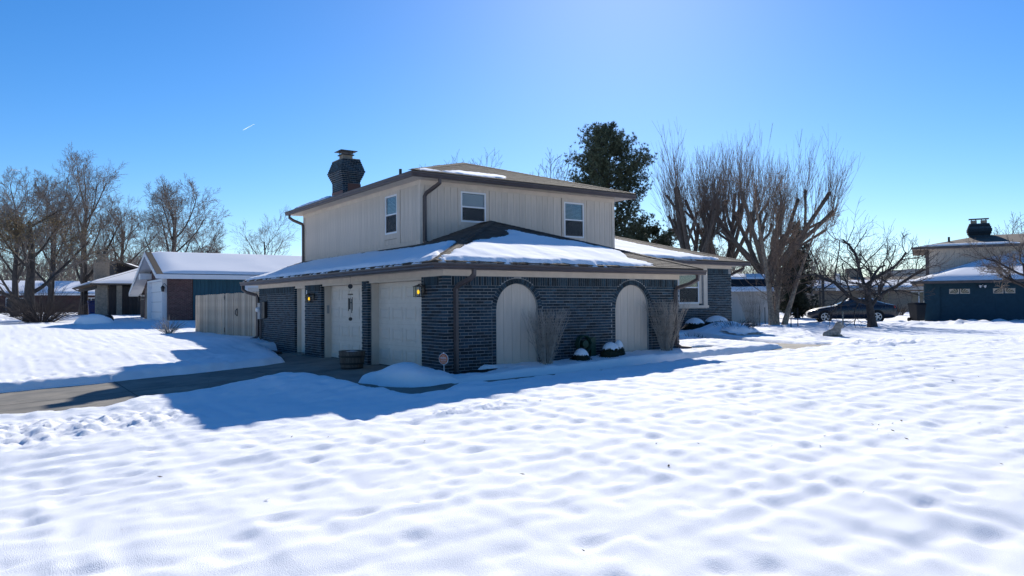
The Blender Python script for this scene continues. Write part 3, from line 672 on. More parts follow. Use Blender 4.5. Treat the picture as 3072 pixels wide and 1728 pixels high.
# ---- shingles on the bare parts of the roofs
SH = []
def shingle_slope(parent, org, ea, eu, inside, snowpoly, sd, nrow, acr, w=.30, ex=.142, keep=.12):
    """org eave corner; ea along-eave unit, eu up-slope unit (3D)"""
    org, ea, eu = map(np.array, (org, ea, eu)); nn = np.cross(ea, eu); nn = nn/np.linalg.norm(nn); nn = nn*np.sign(nn[2])
    for r in range(nrow):
        off = (r*0.5 % 1)*w+rnd.uniform(0, .05)
        for k in range(-1, int(acr/w)+1):
            a0 = k*w+off; c = org+ea*(a0+w/2)+eu*(r*ex+ex/2)
            if not inside(c[0], c[1]): continue
            if snowpoly is not None and float(snow_mask(np.array([c[0]]), np.array([c[1]]), snowpoly, sd)[0]) > keep: continue
            SH.append((float(np.linalg.norm(c-CAM)), parent, c, ea, eu, nn, w-.006, ex*1.25))
f3 = lambda v: v/np.linalg.norm(v)
eF = f3(np.array([0, 1, S1])); eL = f3(np.array([1, 0, S1]))
shingle_slope(garage_roof, (-E0, -E0, EZ), (1, 0, 0), eF, lambda x, y: y < min(x, 2*AX-x) and y > -E0, SN_F, 31, 31, 8.2)
shingle_slope(garage_roof, (-E0, -E0, EZ), (0, 1, 0), eL, lambda x, y: x < min(y, AX) and x > -E0 and not (x > UX and y > UY) and y < 13.6, SN_L, 41, 31, 14.2)
shingle_slope(upper_roof, (ux0, uy0, UZ), (1, 0, 0), f3(np.array([0, 1, S2])), lambda x, y: (y-uy0) < min(x-ux0, ux1-x), SN_U, 51, 31, 8.2)
shingle_slope(wing_roof, (7.0, wy0, WZ), (1, 0, 0), f3(np.array([0, 1, S3])), lambda x, y: (y-wy0) < (wx1-x) and x > 8.9, SN_W, 61, 34, 9.8)
SH.sort(key=lambda t: t[0]); shm = None; rest = {}
for n_, (d, par, c, ea, eu, nn, w, h) in enumerate(SH):
    lift = .009+rnd.uniform(0, .004); cc = c+nn*lift - 0*eu
    tilt = f3(eu - nn*0.045)
    if n_ < 300:
        o = bpy.data.objects.new('shingle', unit_box('shingle', M['shingle'])); COL.objects.link(o); o.parent = par
        mt = Matrix(); n2 = np.cross(ea, tilt); n2 = n2*np.sign(n2[2])
        for i in range(3): mt[i][0] = ea[i]*w; mt[i][1] = tilt[i]*h; mt[i][2] = n2[i]*.011
        pos = Vector(cc)-OR[par.name]
        for i in range(3): mt[i][3] = pos[i]
        o.matrix_local = mt; OR[o.name] = Vector(cc)
    else:
        mb = rest.setdefault(par.name, (par, MB()))[1]
        q = [cc+ea*w/2*sx+tilt*h/2*sy for sx, sy in ((-1, -1), (1, -1), (1, 1), (-1, 1))]
        mb.prism([p-nn*.005 for p in q], nn*.011)
for par, mb in rest.values(): tag(build(mb, 'shingles', M['shingle'], par), kind='stuff')
hc = MB()
def hipcap(p0, p1, n, mb):
    p0, p1 = np.array(p0), np.array(p1); d = (p1-p0)/n; dn = f3(d); sx = f3(np.cross(dn, (0, 0, 1)))
    for i in range(n):
        c = p0+d*i; w = .13; h = d*1.25
        top = np.array([0, 0, .022]); lo = np.array([0, 0, -.016])
        mb.add([c-sx*w+lo, c+top, c+sx*w+lo, c+h-sx*w+lo-.006, c+h+top-np.array([0, 0, .01]), c+h+sx*w+lo-.006], [(0, 1, 4, 3), (1, 2, 5, 4), (0, 2, 1)])
for args in (((-E0, -E0, EZ+.02), (AX, AX, AZ+.02), 42), ((XR, -E0, EZ+.02), (AX, AX, AZ+.02), 42), ((AX, AX, AZ+.02), (AX, UY, AZ+.02), 6)): hipcap(*args, hc)
tag(build(hc, 'hip_cap_shingles', M['shingle'], garage_roof), kind='stuff')
hc = MB()
for args in (((ux0, uy0, UZ+.02), (umx, uy0+hw, uz+.02), 42), ((ux1, uy0, UZ+.02), (umx, uy0+hw, uz+.02), 42)): hipcap(*args, hc)
tag(build(hc, 'hip_cap_shingles', M['shingle'], upper_roof), kind='stuff')
hc = MB(); hipcap((wx1, wy0, WZ+.02), (wx1-wh, wy0+wh, WZ+S3*wh+.02), 46, hc); tag(build(hc, 'hip_cap_shingles', M['shingle'], wing_roof), kind='stuff')
b = MB(); b.tube([(2.5, 7.0, 5.3), (2.5, 7.0, 5.72)], .045, 10); build(b, 'vent_pipe', M['black'], HOUSE)
# ---- chimney: corbelled brick courses
CX0, CX1, CY0, CY1 = 2.6, 3.27, 11.83, 12.88; cz0, cz1 = 5.2, 6.875
cb = MB(); core = MB(); nc = int((cz1-cz0)/CH); zt = cz1-nc*CH
for k in range(nc):
    zc = zt+k*CH; dt = cz1-zc-CH/2; ex = .145*dt/.45 if dt < .45 else max(0, .145*(1-(dt-.45)/.36))
    x0, x1, y0, y1 = CX0-ex, CX1+ex, CY0-ex, CY1+ex; off = 0 if k % 2 else BL/2
    for yy in (y0, y1-.09):
        u = x0-off
        while u < x1-.02:
            a, e = max(u, x0), min(u+BL-.012, x1)
            if e-a > .02: cb.box(a, e, yy, yy+.09, zc+.006, zc+CH-.006)
            u += BL
    for xx in (x0, x1-.09):
        u = y0+.1-off
        while u < y1-.1:
            a, e = max(u, y0+.1), min(u+BL-.012, y1-.1)
            if e-a > .02: cb.box(xx, xx+.09, a, e, zc+.006, zc+CH-.006)
            u += BL
    core.box(x0+.008, x1-.008, y0+.008, y1-.008, zc, zc+CH+(.0 if k < nc-1 else -.002))
chim = build(core, 'chimney', M['mortar'], HOUSE)
tag(build(cb, 'bricks', M['brick'], chim), kind='stuff')
bx('crown', M['concrete'], chim, CX0+.0, CX1-.0, CY0, CY1, cz1, cz1+.03)
fx0, fx1, fy0, fy1 = CX0+.13, CX0+.50, CY0+.3, CY0+.67
bx('flue', M['stone'], chim, fx0, fx1, fy0, fy1, cz1+.03, cz1+.20)
b = MB(); b.box(fx0-.05, fx1+.05, fy0-.05, fy1+.05, cz1+.20, cz1+.235)
b.prism([(fx0-.14, fy0-.14, cz1+.34), (fx1+.14, fy0-.14, cz1+.34), (fx1+.14, fy1+.14, cz1+.34), (fx0-.14, fy1+.14, cz1+.34)], (0, 0, .02))
b.add([(fx0-.14, fy0-.14, cz1+.36), (fx1+.14, fy0-.14, cz1+.36), (fx1+.14, fy1+.14, cz1+.36), (fx0-.14, fy1+.14, cz1+.36), ((fx0+fx1)/2, (fy0+fy1)/2, cz1+.43)], [(0, 1, 4), (1, 2, 4), (2, 3, 4), (3, 0, 4)])
for px_, py_ in ((fx0, fy0), (fx1, fy0), (fx0, fy1), (fx1, fy1)): b.tube([(px_, py_, cz1+.23), (px_, py_, cz1+.345)], .012, 5)
for i in range(9):
    t = i/8
    for q in ((fx0+(fx1-fx0)*t, fy0), (fx0+(fx1-fx0)*t, fy1), (fx0, fy0+(fy1-fy0)*t), (fx1, fy0+(fy1-fy0)*t)): b.tube([(q[0], q[1], cz1+.235), (q[0], q[1], cz1+.345)], .003, 3)
build(b, 'chimney_cap', M['black'], chim)
b = MB(); b.box(CX0+.18, CX1+.015, CY0-.015, CY0, cz0, 5.98); b.box(CX0-.015, CX0, CY0+.0, CY1, cz0, 5.72); build(b, 'flashing', M['copperflash'], chim)
# ---- wall lanterns
def lantern(x, y, z):
    r_ = MB(); r_.box(x+.09, x+.12, y-.05, y+.05, z-.02, z+.16); r_.tube([(x+.09, y, z+.12), (x+.04, y, z+.17), (x-.03, y, z+.16)], .012, 6)
    w = .075
    r_.add([(x-.03-w*1.4, y-w*1.4, z+.11), (x-.03+w*1.4, y-w*1.4, z+.11), (x-.03+w*1.4, y+w*1.4, z+.11), (x-.03-w*1.4, y+w*1.4, z+.11), (x-.03, y, z+.16)], [(0, 1, 4), (1, 2, 4), (2, 3, 4), (3, 0, 4), (3, 2, 1, 0)])
    for sx in (-1, 0, 1):
        for sy in (-1, 0, 1):
            if (sx or sy): r_.box(x-.03+sx*w-.005, x-.03+sx*w+.005, y+sy*w-.005, y+sy*w+.005, z-.10, z+.11)
    r_.box(x-.03-w-.01, x-.03+w+.01, y-w-.01, y+w+.01, z-.115, z-.10)
    o = build(r_, 'wall_lantern', M['black'], HOUSE)
    c = MB(); c.tube([(x-.03, y, z-.098), (x-.03, y, z-.05)], .022, 8); build(c, 'socket', M['white'], o)
    c = MB(); c.lathe([(.012, -.05), (.027, -.03), (.028, .0), (.02, .025), (.006, .045)], 10, (x-.03, y, z)); build(c, 'bulb', M['bulb'], o)
    g = MB(); g.box(x-.03-w+.006, x-.03+w-.006, y-w+.004, y-w+.006, z-.10, z+.11); g.box(x-.03-w+.004, x-.03-w+.006, y-w+.008, y+w-.006, z-.10, z+.11); build(g, 'pane', M['pane'], o)
    return o
lantern(-.12, .86, 1.80); lantern(-.12, 7.72, 1.72)
# ---- electric meter
b = MB(); b.box(-.14, -.002, 12.70, 12.98, 1.05, 1.62); mt_ = build(b, 'electric_meter', M['grey'], HOUSE)
b = MB(); b.lathe([(.085, 0), (.085, .05), (.07, .09), (.03, .10)], 16); b.xf(Matrix.Translation((-.14, 12.84, 1.38)) @ Matrix.Rotation(-math.pi/2, 4, 'Y')); build(b, 'meter_glass', M['white'], mt_)
bx('breaker_box', M['black'], HOUSE, -.10, -.003, 12.30, 12.62, 1.10, 1.66)
b = MB(); b.tube([(-.07, 12.84, 1.05), (-.07, 12.84, .2)], .035, 8); build(b, 'conduit', M['gutter'], HOUSE)
bx('bed_edging', M['black'], HOUSE, -.5, -.35, 9.6, 12.2, -.02, .07)
# ================================================================ fence, planter, small things
FN = root('picket_fence', 'tall weathered board fence with a gate beside the brick wall', 'fence', (.2, 18.8, .3))
y = 13.46; i = 0
while y < 24.0:
    w = .138; h = 1.80+rnd.uniform(-.02, .02); zb = .24+.0*(y-13); x = .12+rnd.uniform(-.006, .006)
    b = MB(); b.prism([(x, y, zb), (x, y+w-.012, zb), (x, y+w-.012, zb+h-.04), (x, y+w-.04, zb+h), (x, y+.034, zb+h), (x, y, zb+h-.04)], (.02, 0, 0))
    build(b, 'picket', M['fence'], FN); y += w; i += 1
for z in (.55, 1.15, 1.75): bx('rail', M['fence'], FN, .15, .19, 13.46, 24.0, z, z+.09)
for yy in (13.6, 15.0, 18.6, 21.2, 23.9): bx('fence_post', M['fence'], FN, .19, .28, yy-.045, yy+.045, .1, 2.0)
def diamond(y, z, s):
    b = MB(); b.prism([(.105, y, z-s), (.105, y+s*.9, z), (.105, y, z+s), (.105, y-s*.9, z)], (.012, 0, 0)); return b
build(diamond(18.6, 1.88, .11), 'gate_hinge', M['black'], FN)
b = MB(); b.box(.10, .118, 18.56, 18.64, .42, .62); build(b, 'gate_hinge', M['black'], FN)
b = MB(); b.box(.098, .118, 16.58, 16.66, 1.12, 1.42); b.tube([(.10, 16.62, 1.40), (.04, 16.62, 1.33), (.04, 16.62, 1.2), (.10, 16.62, 1.14)], .016, 6); build(b, 'gate_handle', M['black'], FN)

# half-barrel planter
bp = (-.66, 3.32, float(slab_h(-.66, 0)))
BA = root('barrel_planter', 'weathered half-barrel wooden planter with iron hoops between the garage doors', 'planter', bp)
ns = 20
for i in range(ns):
    t0 = 2*math.pi*i/ns+.008; t1 = 2*math.pi*(i+1)/ns-.008; b = MB(); vs = []
    for z, r in ((0, .255), (.14, .285), (.28, .305), (.43, .318)):
        for rr, t in ((r, t0), (r, t1), (r-.025, t1), (r-.025, t0)): vs.append((bp[0]+rr*math.cos(t), bp[1]+rr*math.sin(t), bp[2]+z))
    b.add(vs, [(4*k+j, 4*k+(j+1) % 4, 4*k+4+(j+1) % 4, 4*k+4+j) for k in range(3) for j in range(4)]+[(3, 2, 1, 0), (12, 13, 14, 15)])
    build(b, 'stave', M['wood'], BA)
for z, r in ((.02, .262), (.13, .287), (.30, .312)):
    b = MB(); b.lathe([(r, z-.022), (r+.006, z-.022), (r+.012, z+.022), (r+.004, z+.022)], 28, bp); build(b, 'hoop', M['black'], BA)
b = MB(); b.lathe([(.29, .36), (.27, .385), (.18, .41), (.05, .425), (.005, .427)], 20, bp); build(b, 'snow_fill', M['snow'], BA, True)

# wind chime hanging from the eave
cp = ray_on(1051, 860, 0, -.30); wc = Vector((-.30, cp[1], 0)); ztop = 2.26
zc = lambda yy: float(ray_on(1051, yy, 0, -.30)[2])
WC = root('wind_chime', 'dark metal wind chime hanging from the eave before the second garage door', 'wind chime', (wc.x, wc.y, zc(963)))
b = MB(); b.tube([(wc.x, wc.y, ztop), (wc.x, wc.y, zc(849))], .003, 4); build(b, 'cord', M['black'], WC)
def disc(n_, cz, r, th=.012):
    b = MB(); nrm = Vector((CAM[0]-wc.x, CAM[1]-wc.y, 0)).normalized(); q = nrm.to_track_quat('Z', 'Y').to_matrix().to_4x4()
    b.lathe([(r*.9, -th), (r, 0), (r*.9, th)], 20); b.xf(Matrix.Translation((wc.x, wc.y, cz)) @ q); return build(b, n_, M['copper'], WC)
disc('crest', zc(859), .062); disc('wind_sail', zc(957), .048, .006)
b = MB(); b.lathe([(.012, 0), (.066, .0), (.066, .022), (.02, .03)], 18, (wc.x, wc.y, zc(884.5))); build(b, 'top_plate', M['wood'], WC)
for i in range(5):
    t = 2*math.pi*i/5; x_, y_ = wc.x+.05*math.cos(t), wc.y+.05*math.sin(t); l = (.34, .30, .33, .28, .36)[i]
    b = MB(); b.tube([(x_, y_, zc(892)-.01*i), (x_, y_, zc(892)-l-.01*i)], .011, 8); build(b, 'chime_tube', M['copper'], WC)
b = MB(); b.tube([(wc.x, wc.y, zc(884)), (wc.x, wc.y, zc(953))], .0025, 4); b.lathe([(.005, -.012), (.03, -.01), (.03, .01), (.005, .012)], 12, (wc.x, wc.y, zc(908))); build(b, 'striker', M['wood'], WC)
b = MB()
for s in (-1, 1): b.tube([(wc.x, wc.y, zc(866)), (wc.x+s*.03, wc.y-s*.04, zc(884))], .002, 3)
build(b, 'hanger', M['black'], WC)

# round yard sign
sx, sy = -.22, -.36; sg = gz(sx, sy)
SG = root('yard_sign', 'round orange security sign on a thin white stake at the garage corner', 'sign', (sx, sy, sg))
nrm = Vector((-.90, -.43, 0)).normalized(); sz = max(sg+.30, .40); right = Vector((0, 0, 1)).cross(nrm)
fm = Matrix.Identity(4)
for i in range(3): fm[i][0] = right[i]; fm[i][1] = (0, 0, 1)[i]; fm[i][2] = nrm[i]; fm[i][3] = (sx, sy, sz)[i]
b = MB(); b.lathe([(.112, -.004), (.118, 0), (.112, .004)], 40); b.xf(fm); dsk = build(b, 'sign_disc', M['white'], SG)
b = MB(); b.lathe([(.106, .0041), (.106, .0065)], 40); b.xf(fm); fc = build(b, 'sign_face', M['sign'], dsk)
def text(body, size, y, par, m, off=.008):
    cu = bpy.data.curves.new('lettering', 'FONT'); cu.body = body; cu.size = size; cu.align_x = 'CENTER'; cu.extrude = .0004; cu.offset = size*.012
    t = bpy.data.objects.new('tmp_text', cu); COL.objects.link(t); dg = bpy.context.evaluated_depsgraph_get(); me = bpy.data.meshes.new_from_object(t.evaluated_get(dg))
    bpy.data.objects.remove(t); me.name = 'lettering'; me.materials.clear()
    me.transform(Matrix.Translation(Vector((sx, sy, sz))*-1) @ fm @ Matrix.Translation((0, y, off)))
    return link_obj('lettering', me, m, par, (sx, sy, sz))
text('vivint.', .066, .004, fc, M['white']); text('SmartHome', .029, -.032, fc, M['white'])
b = MB()
for yy, ww in ((.062, .03), (-.062, .06)): b.prism([(-ww/1, yy-.003, .008), (ww/1, yy-.003, .008), (ww/1, yy+.003, .008), (-ww/1, yy+.003, .008)], (0, 0, .0005))
b.xf(fm); build(b, 'small_print', M['white'], fc)
b = MB(); b.tube([(sx+.03, sy+.015, sg-.1), (sx+.006, sy+.003, sz-.11)], .008, 6); build(b, 'stake', M['white'], SG)
b = MB(); b.tube([(sx, sy, sz+.112), (sx, sy, sz+.135)], .012, 6); build(b, 'snow_cap', M['snow'], SG)

# ================================================================ shrubs
class VL:
    def __init__(s): s.p = {}
def tubes(V, F, pts, rad, n):
    """queue one tapered twig (points, radii, sides); meshed in batches by vl_obj"""
    V.p.setdefault((len(pts), n), []).append((pts, rad))
def vl_obj(V, F, name, m, parent):
    VV, FF, o = [], [], 0
    for (k, n), L in V.p.items():
        P = np.array([q[0] for q in L], float); Rr = np.array([q[1] for q in L], float); N = len(L)
        D = P[:, -1]-P[:, 0]; D /= np.linalg.norm(D, axis=1)[:, None]+1e-9
        ref = np.where(np.abs(D[:, 2:3]) < .9, np.array([[0., 0., 1.]]), np.array([[1., 0., 0.]]))
        A = np.cross(D, ref); A /= np.linalg.norm(A, axis=1)[:, None]; B = np.cross(A, D)
        an = np.arange(n)*2*math.pi/n; ring = np.cos(an)[None, :, None]*A[:, None]+np.sin(an)[None, :, None]*B[:, None]
        X = P[:, :, None, :]+Rr[:, :, None, None]*ring[:, None]
        i = np.arange(k-1)[:, None]*n; j = np.arange(n)[None]; jn = (j+1) % n
        f = np.stack([i+j, i+jn, i+n+jn, i+n+j], -1).reshape(-1, 4)
        VV.append(X.reshape(-1, 3)); FF.append((f[None]+(np.arange(N)*k*n)[:, None, None]).reshape(-1, 4)+o); o += N*k*n
    return np_mesh(name, np.concatenate(VV), np.concatenate(FF), m, parent, smooth=True)
def stem_shrub(name, label, x, y, h, rb, rt, n, seed, m='stem', flat=True, th=.006, group=None, z=None, sub=5):
    r = np.random.default_rng(seed); z0 = gz(x, y) if z is None else z
    R0 = root(name, label, 'shrub', (x, y, z0), group)
    V, F = VL(), []
    for i in range(n):
        t = r.uniform(0, 2*math.pi); q = math.sqrt(r.random()); top = np.array([x+rt*q*math.cos(t), y+rt*q*math.sin(t), z0+h*(r.uniform(.93, 1.03) if flat else r.uniform(.45, 1.0)*(1-.45*q*q))])
        p0 = np.array([x+rb*q*math.cos(t)*r.uniform(.5, 1), y+rb*q*math.sin(t), z0-.06])
        mid = p0*.5+top*.5; mid[:2] = p0[:2]+(top[:2]-p0[:2])*r.uniform(.30, .42)
        s = np.linspace(0, 1, 6)[:, None]; c = (1-s)**2*p0+2*s*(1-s)*mid+s*s*top; c[1:-1] += r.normal(0, .012, (4, 3))
        tubes(V, F, c, th*np.linspace(1, .35, 6), 4)
        for q2 in range(sub):
            f = r.uniform(.35, .92); bpnt = c[int(f*5)]; d = c[-1]-c[0]; d = d/np.linalg.norm(d)+r.normal(0, .33, 3); L = h*r.uniform(.10, .3)*(1.1-f*.5)
            e = bpnt+d*L
            if flat and e[2] > z0+h*1.02: e = bpnt+d*L*max(0.05, (z0+h*1.02-bpnt[2])/(e[2]-bpnt[2]+1e-6))
            tubes(V, F, np.array([bpnt, bpnt*.5+e*.5+r.normal(0, .008, 3), e]), th*np.array([.5, .4, .22]), 3)
    vl_obj(V, F, 'stems', M[m], R0); return R0
stem_shrub('vase_shrub', 'leafless vase-shaped shrub with a clipped flat top before the left brick arch', 2.32, -.50, 1.20, .15, .66, 110, 3, th=.006, sub=6)
stem_shrub('vase_shrub', 'leafless vase-shaped shrub with a clipped flat top at the right end of the arched wall', 6.28, -.42, 1.28, .14, .66, 110, 4, th=.006, sub=6)
pb = at(2262, 978, 32.5); stem_shrub('upright_shrub', 'brown leafless upright shrub between the brick wing and the shed', pb[0], pb[1], 1.75, .25, .80, 85, 5, th=.006)
pb = at(505, 985, 33); stem_shrub('low_shrub', 'small leafless shrub in snow left of the board fence', pb[0], pb[1], .85, .15, .85, 70, 6, flat=False, th=.008, z=gz(pb[0], pb[1]))
pb = at(120, 968, 44); stem_shrub('wide_shrub', 'wide reddish leafless bush round the trunk at the far left lawn', pb[0], pb[1]-.6, 2.6, .7, 3.3, 240, 8, flat=False, th=.012, m='twigd', sub=8)
pb = at(2590, 950, 60)
def globe_shrub(x, y, rx, rz, label, seed, cap=True, z=None, m='box', capoff=0):
    r = np.random.default_rng(seed); z0 = gz(x, y)-.05 if z is None else z
    R0 = root('evergreen_shrub', label, 'shrub', (x, y, z0)); n = 1500
    u = r.normal(size=(n, 3)); u /= np.linalg.norm(u, axis=1)[:, None]; u[:, 2] = np.abs(u[:, 2])*1.0-.12
    rad = r.uniform(.80, 1.04, n)*(1+.14*np.sin(u[:, 0]*5+seed)*np.cos(u[:, 1]*6)); c = u*rad[:, None]*np.array([rx, rx, rz])+np.array([x, y, z0+.02])
    a = r.normal(size=(n, 3)); a /= np.linalg.norm(a, axis=1)[:, None]; bb = np.cross(a, u); s = r.uniform(.012, .026, n)[:, None]
    V = np.stack([c-a*s, c+bb*s*.6, c+a*s, c-bb*s*.6], 1).reshape(-1, 3); np_mesh('foliage', V, np.arange(n*4).reshape(-1, 4), M[m], R0)
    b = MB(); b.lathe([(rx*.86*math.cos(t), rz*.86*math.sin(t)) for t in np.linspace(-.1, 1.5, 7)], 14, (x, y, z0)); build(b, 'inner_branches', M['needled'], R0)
    if cap:
        g = []; qs = []; nn_ = 30; F = []
        for i in range(nn_):
            for j in range(nn_):
                a_, b_ = (i/(nn_-1)-.5)*2, (j/(nn_-1)-.5)*2; q = math.hypot(a_, b_)+.16*float(vn(np.array(a_*1.7+seed), np.array(b_*1.7))); r_ = min(.97, math.hypot(a_, b_)*.72)
                h_ = rz*math.sqrt(1-r_*r_)+.09*math.sqrt(max(0, 1-min(1, q)**2))-.012; qs.append(q)
                g.append((x+a_*rx*.72+capoff, y+b_*rx*.72, z0+.02+h_))
        for i in range(nn_-1):
            for j in range(nn_-1):
                ks = [i*nn_+j, (i+1)*nn_+j, (i+1)*nn_+j+1, i*nn_+j+1]
                if all(qs[k] < 1.04 for k in ks): F.append(ks)
        F = np.array(F); us, inv = np.unique(F, return_inverse=True); np_mesh('snow_cap', np.array(g)[us], inv.reshape(-1, 4), M['snow'], R0, smooth=True)
    return R0
globe_shrub(3.42, -.42, .25, .23, 'low dark evergreen with a snow wedge on top, left of the right arch', 21)
globe_shrub(4.32, -.44, .28, .28, 'round dark evergreen with a thick snow dome left of the right arch', 22)
globe_shrub(4.68, -.34, .18, .32, 'small clipped evergreen with a little snow hard against the right arch', 23, m='box')
pw = ray_on(2075, 975, 1, 4.9); globe_shrub(pw[0], 4.75, .50, .40, 'dark evergreen with a snow cap under the wing window', 24, z=.45)
pw = ray_on(2140, 975, 1, 4.9); globe_shrub(pw[0], 4.75, .62, .46, 'wider dark evergreen with a lumpy snow cap right of the wing window', 25, z=.45)
def mound_shrub(x, y, rx, h, label, seed):
    r = np.random.default_rng(seed); z0 = gz(x, y)-.05; R0 = root('mounded_shrub', label, 'shrub', (x, y, z0)); V, F = VL(), []
    for i in range(150):
        t = r.uniform(0, 6.28); q = math.sqrt(r.random()); p = np.array([x+rx*q*math.cos(t)*.7, y+rx*q*math.sin(t)*.7, z0]); hh = h*math.sqrt(max(.05, 1-q*q))
        e = p+np.array([math.cos(t)*rx*.35, math.sin(t)*rx*.35, hh*r.uniform(.8, 1.25)]); tubes(V, F, np.array([p, (p+e)/2+r.normal(0, .03, 3), e]), np.array([.006, .005, .003]), 3)
    vl_obj(V, F, 'stems', M['twigd'], R0)
    n_ = 30; xs = np.linspace(-1, 1, n_); A, B = np.meshgrid(xs, xs, indexing='ij'); q = np.hypot(A, B)+.25*vn(A*3+seed, B*3, 3)
    Z = z0+h*.82*np.clip(1-q*q, 0, 1)**.7-.16*np.maximum(0, vn(A*3.5, B*3.5, seed))-.10
    ii = np.arange(n_*n_).reshape(n_, n_); Fq_ = np.stack([ii[:-1, :-1], ii[1:, :-1], ii[1:, 1:], ii[:-1, 1:]], -1).reshape(-1, 4)
    np_mesh('snow_cap', np.stack([x+A*rx, y+B*rx, Z], -1).reshape(-1, 3), Fq_, M['snow'], R0, smooth=True); return R0
pm = at(2070, 1020, 23.5); mound_shrub(pm[0]+.1, pm[1], .52, .32, 'twiggy low bush half buried in snow beside the right downspout', 31)
pm = at(2205, 1016, 25.0); mound_shrub(pm[0], pm[1], .75, .34, 'wide twiggy low bush mostly buried in snow before the brick wing', 32)
# hose reel against the wall
HR = root('hose_reel', 'dark green coiled hose reel standing at the wall behind the snowy evergreens', 'hose reel', (3.75, -.16, .28))
b = MB()
for k in range(5):
    rr = .20-.012*(k % 2); b.tube([(3.72+rr*math.cos(t), -.22+.028*k, .55+rr*math.sin(t)) for t in np.linspace(0, 2*math.pi, 25)], .016, 6)
build(b, 'hose_coil', M['hose'], HR, True)
b = MB(); b.lathe([(.09, 0), (.09, .16), (.02, .17)], 18); b.xf(Matrix.Translation((3.72, -.08, .55)) @ Matrix.Rotation(math.pi/2, 4, 'X')); build(b, 'reel_hub', M['hose'], HR)
bx('reel_stand', M['hose'], HR, 3.93, 4.07, -.20, -.04, .2, .70)

# ================================================================ stone lion
sp = at(2502, 1024, 24.3); sx_, sy_ = sp[0], sp[1]; sz_ = gz(sx_, sy_)
pts = [((-.30, 0, .06), .11), ((-.24, .07, .07), .09), ((-.22, -.07, .07), .09), ((-.15, 0, .11), .13), ((0, 0, .15), .14), ((.10, 0, .20), .15), ((.13, 0, .30), .13), ((.17, 0, .38), .12), ((.20, 0, .43), .105), ((.29, 0, .37), .075), ((.34, 0, .36), .052),
       ((.15, .08, .47), .035), ((.15, -.08, .47), .035), ((.15, .08, .07), .06), ((.15, -.08, .07), .06), ((.26, .08, .03), .05), ((.26, -.08, .03), .05)]
b = MB()
for (cx, cy, cz), r_ in pts:
    b.lathe([(r_*math.cos(t), r_*math.sin(t)) for t in np.linspace(-1.5, 1.5, 9)], 14, (cx*.8, cy*.8, cz*.92+.02))
an = math.atan2(RT0[1], RT0[0])-.25
lion = root('stone_lion', 'small weathered stone lion lying in snow at the walkway end', 'statue', (sx_, sy_, sz_), rot=an)
lb = build(b, 'body', M['statue'], lion, True)
for o_ in (lb,):
    md = o_.modifiers.new('fuse', 'REMESH'); md.mode = 'VOXEL'; md.voxel_size = .014; md.use_smooth_shade = True
    ms = o_.modifiers.new('soft', 'SMOOTH'); ms.factor = .6; ms.iterations = 6
b = MB(); b.box(-.33, .30, -.14, .14, -.12, .035); build(b, 'plinth', M['statue'], lion)

# stakes along the neighbour's drive
for i, (x_, y_, h_, lb_) in enumerate(((408, 1190, .95, 'tallest thin dark stake in snow left of the birch trunks'), (458, 1170, .85, 'thin dark stake in snow just left of the birch trunks'), (703, 1200, .85, 'thin stake in snow just right of the birch trunks'),
                          (768, 1195, .85, 'thin stake in snow nearer the car than the birch'), (1195, 1200, .72, 'wooden stake in snow before the parked car'))):
    p = ray_on(2150+x_*.3175, 600+y_*.3175, 2, .35); zg = gz(p[0], p[1])
    b = MB(); b.tube([(p[0], p[1], zg-.2), (p[0]+rnd.uniform(-.02, .02), p[1], zg+h_)], .022 if i < 4 else .035, 6); b.lathe([(.02, 0), (.026, .02), (.004, .035)], 6, (p[0], p[1], zg+h_-.01))
    tag(build(b, 'stake', M['barkd'] if i < 4 else M['fence']), lb_, 'stake', 'stakes along the drive')
# ================================================================ neighbours on the left
def hip_slabs(b, x0, x1, y0, y1, z, s, t=.12):
    """hip roof over a plan rectangle"""
    if x1-x0 >= y1-y0:
        h = (y1-y0)/2; r = [(x0+h, y0+h, z+s*h), (x1-h, y0+h, z+s*h)]
        P = [[(x0, y0, z), (x1, y0, z), r[1], r[0]], [(x1, y0, z), (x1, y1, z), r[1]], [(x1, y1, z), (x0, y1, z), r[0], r[1]], [(x0, y1, z), (x0, y0, z), r[0]]]
    else:
        h = (x1-x0)/2; r = [(x0+h, y0+h, z+s*h), (x0+h, y1-h, z+s*h)]
        P = [[(x0, y0, z), (x1, y0, z), r[0]], [(x1, y0, z), (x1, y1, z), r[1], r[0]], [(x1, y1, z), (x0, y1, z), r[1]], [(x0, y1, z), (x0, y0, z), r[0], r[1]]]
    for p in P: b.prism([(a, c, e-t) for a, c, e in p], (0, 0, t))
    return P
def slope_snow(name, tri, label, thick=.12, m='roofsnow', inset=.1, parent=None, n=26):
    """a soft snow blanket over one planar roof polygon (3 or 4 corners)"""
    P = [np.array(p, float) for p in tri]; c = sum(P)/len(P)
    Q = [p+(c-p)*min(.5, inset/np.linalg.norm(c-p)) for p in P]
    if len(Q) == 3: Q = [Q[0], Q[1], Q[2], Q[2]]
    u = np.linspace(0, 1, n); U, W_ = np.meshgrid(u, u, indexing='ij'); U = U[..., None]; W_ = W_[..., None]
    g = (Q[0]*(1-U)+Q[1]*U)*(1-W_)+(Q[3]*(1-U)+Q[2]*U)*W_
    e = np.minimum(np.minimum(np.arange(n), n-1-np.arange(n))[:, None], np.minimum(np.arange(n), n-1-np.arange(n))[None, :])
    g[..., 2] += thick*np.where(e == 0, 0, np.where(e == 1, .75, 1))*(1+.25*vn(g[..., 0]*.8, g[..., 1]*.8, 77))+.004
    ii = np.arange(n*n).reshape(n, n); F = np.stack([ii[:-1, :-1], ii[1:, :-1], ii[1:, 1:], ii[:-1, 1:]], -1).reshape(-1, 4)
    o = np_mesh(name, g.reshape(-1, 3), F, M[m], parent, smooth=True)
    return tag(o, label, 'snow', kind='stuff')
